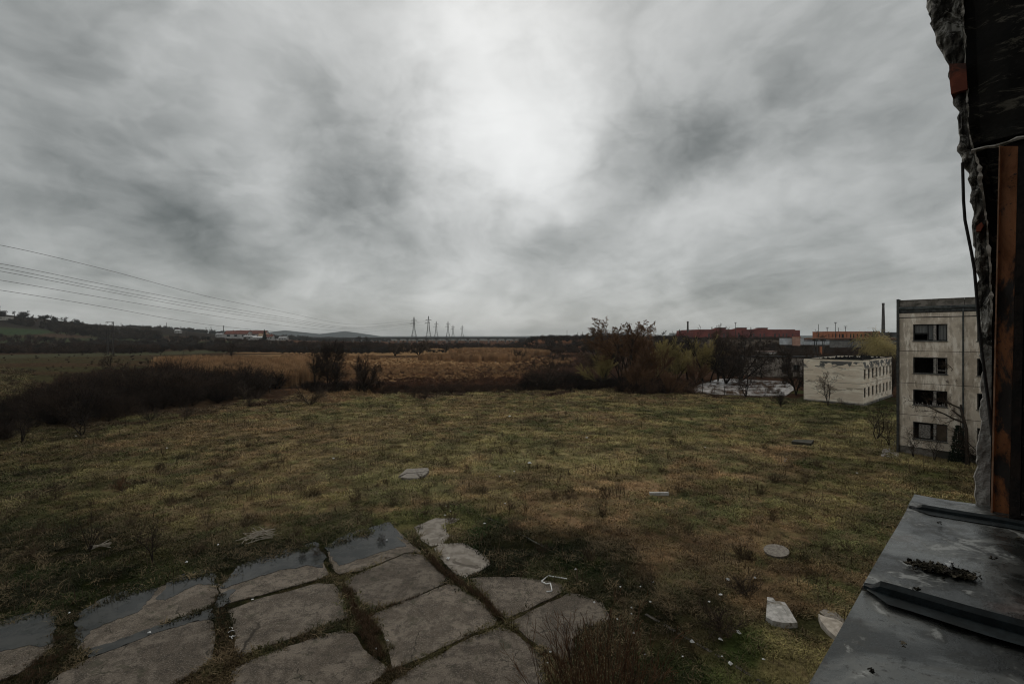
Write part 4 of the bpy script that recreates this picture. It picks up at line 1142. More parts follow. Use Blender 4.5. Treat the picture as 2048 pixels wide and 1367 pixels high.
# ---- long low grey building behind the trees
def simple_building(name, loc, rz, L, Wd, H, M, label, cat='building', holes=(), roofM=None, ov=.2, frame=True, roof_t=.25):
    o = empty(name, loc, rz, label=label, cat=cat)
    mb = MB(); hl = [(a, b, c, d) for a, b, c, d in holes]
    mb.holed(0, L, 0, H, hl, 0, .3); mb.build('front_wall', M, o)
    mb = MB(); mb.box((0, .302, 0), (.3, Wd, H)); mb.box((L - .3, .302, 0), (L, Wd, H)); mb.box((.302, Wd - .3, 0), (L - .302, Wd, H)); mb.build('side_walls', M, o)
    if holes:
        mb = MB(); mb.box((.31, 1.2, 0), (L - .31, 1.35, H - .05)); mb.build('inner_wall', M_DARK, o)
    mb = MB(); mb.box((-ov, -ov, H + .003), (L + ov, Wd + ov, H + roof_t)); mb.build('roof', roofM or M_TAR, o)
    if frame:
        for a, b, c, d in holes:
            t = min(.08, (b - a) * .1)
            fr = MB(); fr.box((a, .1, c), (b, .16, c + t)); fr.box((a, .1, d - t), (b, .16, d)); fr.box((a, .1, c + t), (a + t, .16, d - t)); fr.box((b - t, .1, c + t), (b, .16, d - t)); fr.box(((a + b) / 2 - t / 2, .1, c + t), ((a + b) / 2 + t / 2, .16, d - t))
            w = fr.build('window', M_FRAME, o)
            g = MB(); g.box((a + t + .01, .17, c + t + .01), (b - t - .01, .18, d - t - .01)); g.build('pane', M_GLASS, w)
    return o
M_GREYW = mat('grey_mottled_render', lambda q, b: m_plaster(q, b, (.235, .20, .168), (.32, .28, .24), (.16, .135, .112), (.07, .06, .05)))
lx, ly = (1505 - 1024) / F * 125, 125
simple_building('long_low_building', (lx, ly, 0), math.radians(-6), 19, 9, 5.0, M_GREYW, 'long low grey building behind bare trees left of the pale two-storey building', holes=[(7.2, 9.0, 1.3, 3.2), (10.0, 11.6, 1.3, 3.2), (14.5, 16.2, 1.3, 3.2)])
# white kiosk-like ruin with dark openings, up the slope
wx, wy = (1519 - 1024) / F * 230, 230
wb = simple_building('white_outbuilding', (wx, wy, gz(wx, wy) - .5), math.radians(-4), 8.0, 5, 3.6, speck('dirty_white_render', (.42, .40, .37), (.6, .57, .53), 1.5), 'small white outbuilding with dark openings above the long low building', holes=[(2.2, 4.4, 1.5, 2.4), (5.3, 6.3, 1.3, 2.4)], roofM=speck('pinkish_roof', (.16, .11, .09), (.24, .17, .14), 2), roof_t=.5, frame=False)

# ---- the dark red factory
M_RED = speck('dark_red_cladding', (.16, .030, .023), (.22, .046, .034), .12, .85, c3=(.13, .030, .026), bs=.05)
M_REDD = speck('red_brown_glazing', (.035, .020, .020), (.06, .03, .028), .3, .4)
M_ORG = speck('orange_cladding', (.36, .12, .055), (.46, .17, .08), .15, .85, bs=.05)
def at_d(px, d): return ((px - 1024) / F * d, d)
fx, fy = at_d(1386, 600); fz = 7.8
fac = empty('red_factory', (fx, fy, fz), math.radians(0), label='dark red factory hall with three raised roof lights on the horizon', cat='building')
FL = (1600 - 1386) / F * 600; FH = EYE + (HZ - 660.0) / F * 600 - fz
holes = []
def zpx(py, d=600, base=fz): return EYE + (HZ - py) / F * d - base
for a, b in [(1416, 1420), (1423, 1427), (1446, 1450), (1453, 1456), (1476, 1480), (1500, 1503), (1506, 1509), (1519, 1522), (1527, 1530), (1548, 1552), (1557, 1560), (1565, 1568), (1572, 1575), (1584, 1586)]:
    holes.append(((a - 1386) / F * 600, (b - 1386) / F * 600, zpx(675.5), zpx(667)))
mb = MB(); mb.holed(0, FL, 0, FH, holes, 0, .4); mb.build('front_wall', M_RED, fac)
for a, b, c, d in holes:
    m = MB(); m.box((a, .25, c), (b, .3, d)); w = m.build('window', M_REDD, fac)
mb = MB(); mb.box((0, .402, 0), (.4, 60, FH)); mb.box((FL - .4, .402, 0), (FL, 60, FH)); mb.box((.41, 59, 0), (FL - .41, 60, FH)); mb.build('side_walls', M_RED, fac)
mb = MB(); mb.box((6, -.2, FH + .01), (FL - 6, 60, FH + .9)); mb.box((0, -.2, zpx(666.5)), (FL, -.01, zpx(666.0))); mb.build('roof', M_RED, fac)
mb = MB(); mb.box((-7, 3, 0), (-.01, 40, zpx(664))); mb.box((-12, 8, 0), (-7.01, 30, zpx(669))); mb.build('side_wing', M_RED, fac)
for a, b, c, top in [(1425, 1437, 1453, 655.4), (1466, 1479, 1495, 655.4), (1508, 1521, 1537, 655.7)]:
    X0, X1, X2 = [(v - 1386) / F * 600 for v in (a, b, c)]
    zt, zb_ = zpx(top), FH + .92
    mb = MB(); mb.add([(X0, 2, zb_), (X2, 2, zb_), (X2, 2, zt), (X1, 2, zt), (X0, 8, zb_), (X2, 8, zb_), (X2, 8, zt), (X1, 8, zt)], [(0, 1, 2, 3), (7, 6, 5, 4), (1, 5, 6, 2), (3, 2, 6, 7), (0, 3, 7, 4)])
    r = mb.build('roof_light', M_RED, fac)
    m2 = MB(); m2.box((X1 - 2, 1.6, zt + .01), (X2 + .5, 8.5, zt + .5)); m2.build('cap', M_REDD, r)
ox, oy = at_d(1653, 430)
OH = zpx(663.5, 430, 7.6)
hol = [((p - 1653) / F * 430, (p + w - 1653) / F * 430, zpx(675, 430, 7.6), zpx(667.5, 430, 7.6)) for p, w in [(1657, 2), (1665, 1.6), (1670, 3), (1678, 3), (1683, 5), (1693, 1.5), (1700, 3), (1706, 3), (1714, 2), (1720, 4), (1729, 4), (1738, 3), (1745, 3), (1752, 2)]]
simple_building('orange_building', (ox, oy, 7.6), 0, (1760 - 1653) / F * 430, 20, OH, M_ORG, 'flat-roofed orange building with narrow dark windows behind the pipe bridge', holes=hol, roofM=M_ORG, ov=.15, frame=False, roof_t=.4)
sx, sy = at_d(1575, 300); M_SHED = speck('pale_corrugated_sheet', (.40, .42, .44), (.55, .57, .58), .4, .7)
simple_building('pale_shed', (sx, sy, 5.5), 0, (1659 - 1575) / F * 300, 9, zpx(676.5, 300, 5.5), M_SHED, 'long pale corrugated shed under the rusty pipe bridge', roofM=M_SHED, ov=.1, roof_t=.15)
sx, sy = at_d(1591, 296)
simple_building('pink_gatehouse', (sx, sy, 5.0), 0, 3.0, 3.5, zpx(673.5, 296, 5.0), speck('salmon_render', (.42, .24, .18), (.5, .3, .22), .7), 'small salmon pink hut in front of the pale shed', roofM=M_ORG, ov=.15, roof_t=.4)
sx, sy = at_d(1660, 290)
wl = MB(); wl.box((0, 0, 0), ((1850 - 1660) / F * 290, .5, zpx(680, 290, 4)))
tag(wl.build('boundary_wall', speck('grey_block_wall', (.13, .125, .115), (.20, .19, .175), .5)), 'long grey concrete wall behind the willows right of the pale shed', 'wall').location = (sx, sy, 4)
sx, sy = at_d(1762, 500)
simple_building('grey_workshop', (sx, sy, 7.5), 0, 24, 12, zpx(664.5, 500, 7.5), speck('slate_grey_cladding', (.05, .055, .06), (.085, .09, .095), .3), 'slate grey workshop between the tall chimney and the apartment block', ov=.3)
sx, sy = at_d(1190, 1000)
simple_building('far_flat_block', (sx, sy, 8), 0, 70, 14, zpx(666, 1000, 8), speck('far_pale_grey', (.20, .22, .23), (.27, .29, .30), .1), 'wide pale grey flat-roofed block on the horizon behind the tall bare tree', ov=.2, holes=[(i * 7 + 2, i * 7 + 6, 2.5, 4.5) for i in range(9)], frame=False)
sx, sy = at_d(1343, 900)
simple_building('far_pale_hall', (sx, sy, 8), 0, 24, 14, zpx(666, 900, 8), speck('far_pale_hall_wall', (.34, .36, .36), (.42, .44, .44), .1), 'pale grey hall on the horizon left of the red factory', ov=.2)
# low farm sheds at far left
sx, sy = at_d(-30, 640)
simple_building('farm_shed', (sx, sy, gz(sx, sy)), 0, 30, 8, 4.5, speck('cream_render', (.4, .38, .33), (.5, .47, .42), .3), 'low cream farm shed at the foot of the ridge at far left', ov=.5, holes=[(4, 6, 1.5, 3), (12, 14, 1.5, 3), (20, 22, 1.5, 3)], frame=False)

# ---- village with red roofs under the ridge
M_TILE = speck('red_roof_tiles', (.13, .048, .036), (.20, .075, .055), .4, .85); M_WHITE = speck('white_house_render', (.34, .325, .31), (.46, .44, .42), .4)
def gable_house(px, d, L, Wd, H, R, label, M=M_WHITE, rz=0., rM=None, name='house', nw=3):
    x, y = at_d(px, d); o = empty(name, (x, y, gz(x, y) + .0), rz, label=label, cat='house')
    hl = [(L * (i + .3) / nw, L * (i + .7) / nw, H * .35, H * .75) for i in range(nw)]
    mb = MB(); mb.holed(0, L, -2, H, hl, 0, .3); mb.box((0, .302, -2), (.3, Wd, H)); mb.box((L - .3, .302, -2), (L, Wd, H)); mb.box((.302, Wd - .3, -2), (L - .302, Wd, H))
    mb.add([(0, 0, H), (0, Wd, H), (0, Wd / 2, H + R)], [(0, 1, 2)]); mb.add([(L, 0, H), (L, Wd, H), (L, Wd / 2, H + R)], [(2, 1, 0)]); mb.build('wall', M, o)
    e = .5; mb = MB()
    for s in (0, 1):
        ya, yb = (-e, Wd / 2) if s == 0 else (Wd + e, Wd / 2)
        za, zb = H - e * R / (Wd / 2) + .05, H + R + .05
        mb.add([(-e, ya, za), (L + e, ya, za), (L + e, yb, zb), (-e, yb, zb), (-e, ya, za + .2), (L + e, ya, za + .2), (L + e, yb, zb + .2), (-e, yb, zb + .2)], [(0, 1, 2, 3), (7, 6, 5, 4), (0, 4, 5, 1), (1, 5, 6, 2), (3, 7, 4, 0)])
    r = mb.build('roof', rM or M_TILE, o)
    mb = MB(); mb.box((L * .3, Wd * .4, H + R * .6), (L * .3 + .7, Wd * .4 + .7, H + R + 1)); mb.build('chimney', M_TILE, r)
    for a, b, c, d_ in hl:
        m = MB(); m.box((a, .2, c), (b, .25, d_)); m.build('window', M_GLASS, o)
    return o
V = 'at the foot of the left ridge'
gable_house(449, 640, 30, 10, 5.5, 4, 'long leftmost red-roofed house of the village at the foot of the ridge')
gable_house(470, 655, 18, 10, 6.5, 4, 'red-roofed house behind the long leftmost village house', rz=.1)
gable_house(486, 620, 16, 9, 3.5, 1.2, 'low white house with dark openings in the village centre', M=M_WHITE, rM=speck('grey_fibre_roof', (.3, .3, .3), (.4, .4, .4), .3))
gable_house(482, 670, 34, 10, 6.5, 4.2, 'longest red-roofed house at the back of the village centre')
gable_house(505, 612, 13, 8, 3.0, 1.5, 'small white shed with pale roof in front of the village', rM=speck('pale_sheet_roof', (.5, .5, .49), (.6, .6, .59), .3))
gable_house(516, 650, 12, 9, 5, 3, 'ochre house with a tan roof right of the long red-roofed house', M=speck('ochre_render', (.38, .28, .15), (.46, .34, .2), .3), rM=speck('tan_roof', (.3, .2, .12), (.38, .26, .16), .3))
gable_house(527, 630, 8, 8, 4, 3, 'small red-roofed cottage beside the dark conifer')
gable_house(538, 610, 4, 6, 5, 2.5, 'narrow white house right of the conifer', nw=1)
gable_house(557, 640, 10, 7, 3, 2, 'white cottage with grey roof at the right end of the village', rM=MATS['grey_fibre_roof'])
gable_house(431, 660, 9, 7, 3.2, 2, 'little white cottage left of the village', rM=MATS['grey_fibre_roof'])
gable_house(349, 700, 7, 6, 3.5, 1.5, 'lone white barn on the slope well left of the village', rM=MATS['pale_sheet_roof'])
x, y = at_d(520, 600); vw = MB(); vw.box((-22, 0, -2), (24, .3, 2.2))
tag(vw.build('garden_wall', M_WHITE), 'long white garden wall in front of the village houses', 'wall').location = (x, y, gz(x, y))

# ---- viaduct
M_BR = speck('viaduct_concrete', (.15, .145, .135), (.22, .21, .195), .08, .9, bs=.05)
br = empty('viaduct', (0, 900, 0), label='long low concrete viaduct crossing the plain below the pylons', cat='bridge')
bx0, bx1 = (690 - 1024) / F * 900, (1052 - 1024) / F * 900
zt = EYE + (HZ - 675.2) / F * 900; zb = EYE + (HZ - 677.7) / F * 900
mb = MB(); mb.box((bx0 - 60, -5, zb), (bx1, 5, zt)); mb.build('deck', speck('viaduct_deck_edge', (.05, .05, .048), (.08, .078, .072), .1, .9), br)
mb = MB(); mb.box((bx0 - 60, -5.2, zt + .01), (bx1, -4.9, zt + .9)); mb.build('railing', M_BR, br)
for p in [705, 722, 741, 760, 778, 797, 815, 834, 853, 873, 894, 915, 936, 957, 977, 995, 1011, 1028]:
    x = (p - 1024) / F * 900
    mb = MB(); mb.box((x - 1.2, -3, -1), (x + 1.2, 3, zb - 1.6)); mb.add([(x - 1.2, -3, zb - 1.6), (x + 1.2, -3, zb - 1.6), (x + 1.2, 3, zb - 1.6), (x - 1.2, 3, zb - 1.6), (x - 3.2, -4, zb - .01), (x + 3.2, -4, zb - .01), (x + 3.2, 4, zb - .01), (x - 3.2, 4, zb - .01)], [(0, 1, 5, 4), (1, 2, 6, 5), (2, 3, 7, 6), (3, 0, 4, 7), (4, 5, 6, 7)])
    mb.build('pier', M_BR, br)

# ---- pylons
M_PY = speck('galvanised_lattice', (.03, .03, .028), (.05, .05, .046), .1, .7)
def pylon(px, top, d, label, grp='lattice pylons on the horizon'):
    x, y = at_d(px, d); H = EYE + (HZ - top) / F * d
    o = empty('pylon', (x, y, 0), label=label, cat='pylon', group=grp)
    k = H / 50; t = .42 * k + .1; bw = 6.8 * k; mw = 1.9 * k; zm = H * .5; tw = .5 * k
    def hw(z): return bw + (mw - bw) * (z / zm) if z < zm else mw + (tw - mw) * ((z - zm) / (H - zm))
    mb = MB()
    for sx in (-1, 1):
        for sy in (-1, 1):
            mb.bar((sx * bw, sy * bw, -1), (sx * mw, sy * mw, zm), t); mb.bar((sx * mw, sy * mw, zm), (sx * tw, sy * tw, H), t)
    mb.build('leg_frame', M_PY, o)
    mb = MB(); zs = [0, .13, .25, .35, .43, .5, .58, .66, .74, .83, 1]
    for a, b in zip(zs, zs[1:]):
        z0, z1 = a * H, b * H; w0, w1 = hw(z0), hw(z1)
        for s in (-1, 1):
            mb.bar((-w0, s * w0, z0), (w0, s * w0, z0), t * .45); mb.bar((s * w0, -w0, z0), (s * w0, w0, z0), t * .45)
            mb.bar((-w0, s * w0, z0), (w1, s * w1, z1), t * .28)
    mb.build('bracing', M_PY, o)
    for z, L in ((H * .865, 5.5 * k), (H * .745, 7 * k)):
        mb = MB()
        for s in (-1, 1):
            if z < H * .8 and s > 0: L2 = L * .35
            else: L2 = L
            mb.bar((0, -.3, z), (s * L2, 0, z + .2), t * 1.3); mb.bar((0, .3, z), (s * L2, 0, z + .2), t * 1.3); mb.bar((0, 0, z + 2.2 * k), (s * L2, 0, z + .3), t * .5); mb.bar((s * L2, 0, z), (s * L2, 0, z - 1.6 * k), t * .5)
        mb.build('crossarm', M_PY, o)
    mb = MB(); mb.bar((0, 0, H - 1), (0, 0, H + 2 * k), t * .6); mb.build('peak', M_PY, o)
for a in [(828, 634, 930, 'tall lattice pylon, leftmost of the six'), (857, 633, 925, 'tall lattice pylon, second from the left'), (872.5, 643, 1180, 'mid-height lattice pylon, third from the left'),
          (896, 643, 1170, 'mid-height lattice pylon, fourth from the left'), (906, 650, 1440, 'small far lattice pylon close beside the fourth one'), (924.5, 650.5, 1430, 'small far lattice pylon, rightmost of the six')]:
    pylon(*a)

# ---- overhead lines: run from a mast outside the view on the left to the leftmost pylons
M_WIRE = speck('dark_cable', (.02, .02, .02), (.035, .035, .035), 3, .6)
def spline(xs, ys, x):
    return np.interp(x, xs, ys)
for i, (ctrl, lab) in enumerate([
    ([(-200, 458), (0, 490), (200, 536), (400, 589), (560, 622), (700, 648), (829, 641)], 'topmost overhead wire crossing the sky at left'),
    ([(-200, 497), (0, 527), (200, 567), (400, 605), (560, 633), (700, 654), (832, 644)], 'second overhead wire from the top'),
    ([(-200, 503), (0, 535), (200, 575), (400, 612), (560, 637), (700, 656), (858, 641)], 'third overhead wire, just under the second'),
    ([(-200, 509), (0, 542), (200, 580), (400, 617), (560, 641), (700, 658), (861, 643)], 'fourth overhead wire, just under the third'),
    ([(-200, 531), (0, 560), (200, 594), (400, 627), (560, 650), (700, 661), (824, 648)], 'fifth overhead wire, second from the bottom'),
    ([(-200, 552), (0, 580), (200, 612), (350, 639), (450, 653), (560, 663), (700, 666), (852, 648)], 'lowest overhead wire at left')]):
    cx = np.array([c[0] for c in ctrl], float); cy = np.array([c[1] for c in ctrl], float)
    mb = MB(); pts = []
    # smooth interpolation through the control heights
    def cat_(x):
        j = int(np.clip(np.searchsorted(cx, x) - 1, 0, len(cx) - 2)); t = (x - cx[j]) / (cx[j + 1] - cx[j])
        def tan(k):
            k0, k1 = max(k - 1, 0), min(k + 1, len(cx) - 1); return (cy[k1] - cy[k0]) / (cx[k1] - cx[k0])
        h = cx[j + 1] - cx[j]; m0, m1 = tan(j) * h, tan(j + 1) * h
        return (2*t**3 - 3*t**2 + 1) * cy[j] + (t**3 - 2*t**2 + t) * m0 + (-2*t**3 + 3*t**2) * cy[j+1] + (t**3 - t**2) * m1
    off = i * 1.6
    for x in np.concatenate([np.arange(-200, 700, 12), np.linspace(700, cx[-1], 30)]):
        r = (x - 1024) / F                                   # X / D on the vertical plane of the line
        X0, k = -87 - off * .6, -.107 - off * .0006
        d = min(X0 / (r - k) if r < k - 1e-3 else 925, 925)
        pts.append(PT(x, cat_(x), d))
    mb.tube(pts, [.035 + .00005 * p.y for p in pts], 4)
    mb.build('power_line', M_WIRE, label=lab, cat='wire', group='overhead wires crossing the sky at left')

# ---- chimneys, masts, poles
M_CH = speck('sooty_brick_chimney', (.05, .043, .04), (.085, .075, .07), .3, .95, bs=.1)
def chimney(px, top, d, r0, r1, label):
    x, y = at_d(px, d); H = EYE + (HZ - top) / F * d
    o = empty('chimney_stack', (x, y, 0), label=label, cat='chimney')
    mb = MB(); mb.tube([(0, 0, 0), (0, 0, H * .5), (0, 0, H)], [r0, (r0 + r1) / 2, r1], 14); mb.build('shaft', M_CH, o)
    mb = MB(); mb.tube([(0, 0, H * .965), (0, 0, H + .3)], [r1 * 1.18, r1 * 1.18], 14); mb.tube([(0, 0, H * .80), (0, 0, H * .805)], [r1 * 1.35, r1 * 1.35], 14); mb.build('collar', M_CH, o)
chimney(1766.5, 606.5, 420, 1.75, .85, 'tall slender dark chimney beside the apartment block')
chimney(1375.5, 643, 610, 1.5, 1.0, 'shorter dark chimney at the left end of the red factory')
def mast(px, top, d, label, kind='disc', name='mast'):
    x, y = at_d(px, d); H = EYE + (HZ - top) / F * d; b = gz(x, y)
    o = empty(name, (x, y, 0), label=label, cat='mast'); w = .12 * d / 300
    mb = MB(); mb.tube([(0, 0, b - 1), (0, 0, H)], [w * 1.3, w], 6); mb.build('pole', M_PY, o)
    if kind == 'disc':
        mb = MB(); mb.tube([(0, 0, H - .2), (0, 0, H + .3)], [w * 5, w * 8], 12); mb.tube([(0, 0, H - 2.4 * w * 4), (0, 0, H - 2 * w * 4)], [w * 4, w * 4], 12); mb.build('lamp_ring', M_PY, o)
for a in [(1471, 645, 520, 'lamp mast rising in front of the red factory roof'), (1671, 645, 400, 'thick lamp mast above the orange building'), (1691, 652.5, 480, 'lamp mast above the middle of the orange building'), (1654.5, 655, 520, 'small lamp mast at the left end of the orange building')]: mast(*a)
mast(1637, 648, 380, 'thin bare aerial between the red factory and the orange building', 'x', 'aerial')
mast(1677, 655, 470, 'thin bare aerial just right of the thick lamp mast', 'x', 'aerial')
M_POLE = speck('dark_pole', (.035, .03, .027), (.06, .052, .046), 1, .9)
def pole(px, top, base_d, label, w=.3, arm=1.2):
    x, y = at_d(px, base_d); b = gz(x, y); H = EYE + (HZ - top) / F * base_d
    o = empty('utility_pole', (x, y, 0), label=label, cat='pole', group='utility poles on the left ridge')
    mb = MB(); mb.tube([(0, 0, b - 2), (0, 0, H)], [w * 1.1, w * .8], 6); mb.build('shaft', M_POLE, o)
    mb = MB(); mb.bar((-arm, 0, H - 1.2), (arm, 0, H - 1.2), w * .8); mb.build('crossarm', M_POLE, o)
pole(242, 645.5, 1000, 'utility pole on the ridge right of the twin lattice posts', .35); pole(333, 645, 1000, 'lone utility pole on the ridge halfway to the village', .4)
pole(412, 654, 800, 'short utility pole, left of the pair before the village', .35); pole(422, 653, 800, 'short utility pole, right of the pair before the village', .35); pole(447, 650.5, 700, 'tallest utility pole, just above the village roofs', .45, 1.6); pole(373, 664, 600, 'small utility pole on the slope below the ridge', .3)
for i, (p, t, d) in enumerate([(1165, 663, 640), (1187, 664, 650), (1134, 660, 620), (1155, 664, 700)]): pole(p, t, d, ['small pole on the right embankment, second from the right', 'small pole on the right embankment, nearest the big tree', 'tallest small pole on the right embankment', 'short pole on the right embankment between two others'][i], .2, .7)
# twin lattice posts at left
x, y = at_d(222, 277)
tp = empty('lattice_post_frame', (x, y, gz(x, y)), .2, label='pair of dark lattice posts with a short crossbar standing in the pasture at left', cat='pylon')
Ht = EYE + (HZ - 643.5) / F * 277 - gz(x, y)
for ox_, hh in ((.9, Ht), (-1.6, Ht - 3.5)):
    mb = MB(); w = .42
    for sx in (-w, w):
        mb.bar((ox_ + sx, 0, -.5), (ox_ + sx * .8, 0, hh), .24)
    n = 14
    for k in range(n):
        s = 1 if k % 2 else -1; mb.bar((ox_ + s * w, 0, hh * k / n), (ox_ - s * w * .8, 0, hh * (k + 1) / n), .09)
    mb.build('post', M_POLE, tp)
mb = MB(); mb.bar((-2.6, 0, Ht), (1.6, 0, Ht), .18); mb.bar((-2.6, 0, Ht - 3.5), (.9, 0, Ht - 3.5), .14); mb.build('crossbar', M_POLE, tp)
for s in (-2.5, -1.6): 
    mb = MB(); mb.tube([(s, 0, Ht + .05), (s, 0, Ht - .9)], .12, 6); mb.build('insulator', M_POLE, tp)

# ---- rusty pipe bridge
M_RUSTP = speck('rusty_pipe_skin', (.10, .052, .033), (.17, .085, .05), .5, .9, c3=(.05, .035, .03))
pb = empty('pipe_bridge', (*at_d(1612, 210), 0), label='rusty overhead pipeline on steel trestles running behind the pale two-storey building', cat='pipeline')
L = (1900 - 1612) / F * 210; z = EYE + (HZ - 677.5) / F * 210
mb = MB(); mb.tube([(0, 0, z), (L, 0, z)], .48, 12); mb.tube([(0, 1.2, z - .1), (L, 1.2, z - .1)], .4, 12); mb.build('pipe', M_RUSTP, pb)
mb = MB(); mb.box((0, -.4, z - 1.0), (L, 1.6, z - .75)); mb.build('girder', M_FRAME, pb)
for p in (1632, 1648, 1706, 1775, 1840):
    x = (p - 1612) / F * 210; b = gz(*at_d(p, 210)) - .5; mb = MB()
    mb.bar((x - .3, -.6, z - 1.02), (x + (.9 if p == 1632 else -.9 if p == 1648 else -.3), -.6, b), .22); mb.bar((x + .3, 1.6, z - 1.02), (x + .5, 1.8, b), .22); mb.box((x - .5, -.7, z - .749), (x + .5, 1.7, z + .1)); mb.build('trestle', M_FRAME, pb)
mb = MB(); x = (1638 - 1612) / F * 210; mb.box((x - .35, -1.6, gz(*at_d(1638, 209)) - .3), (x + .35, -1.0, z - 3.2)); tag(mb.build('orange_tank', M_ORG), 'narrow bright orange post standing below the pipe bridge', 'post').location = (*at_d(1612, 210), 0)
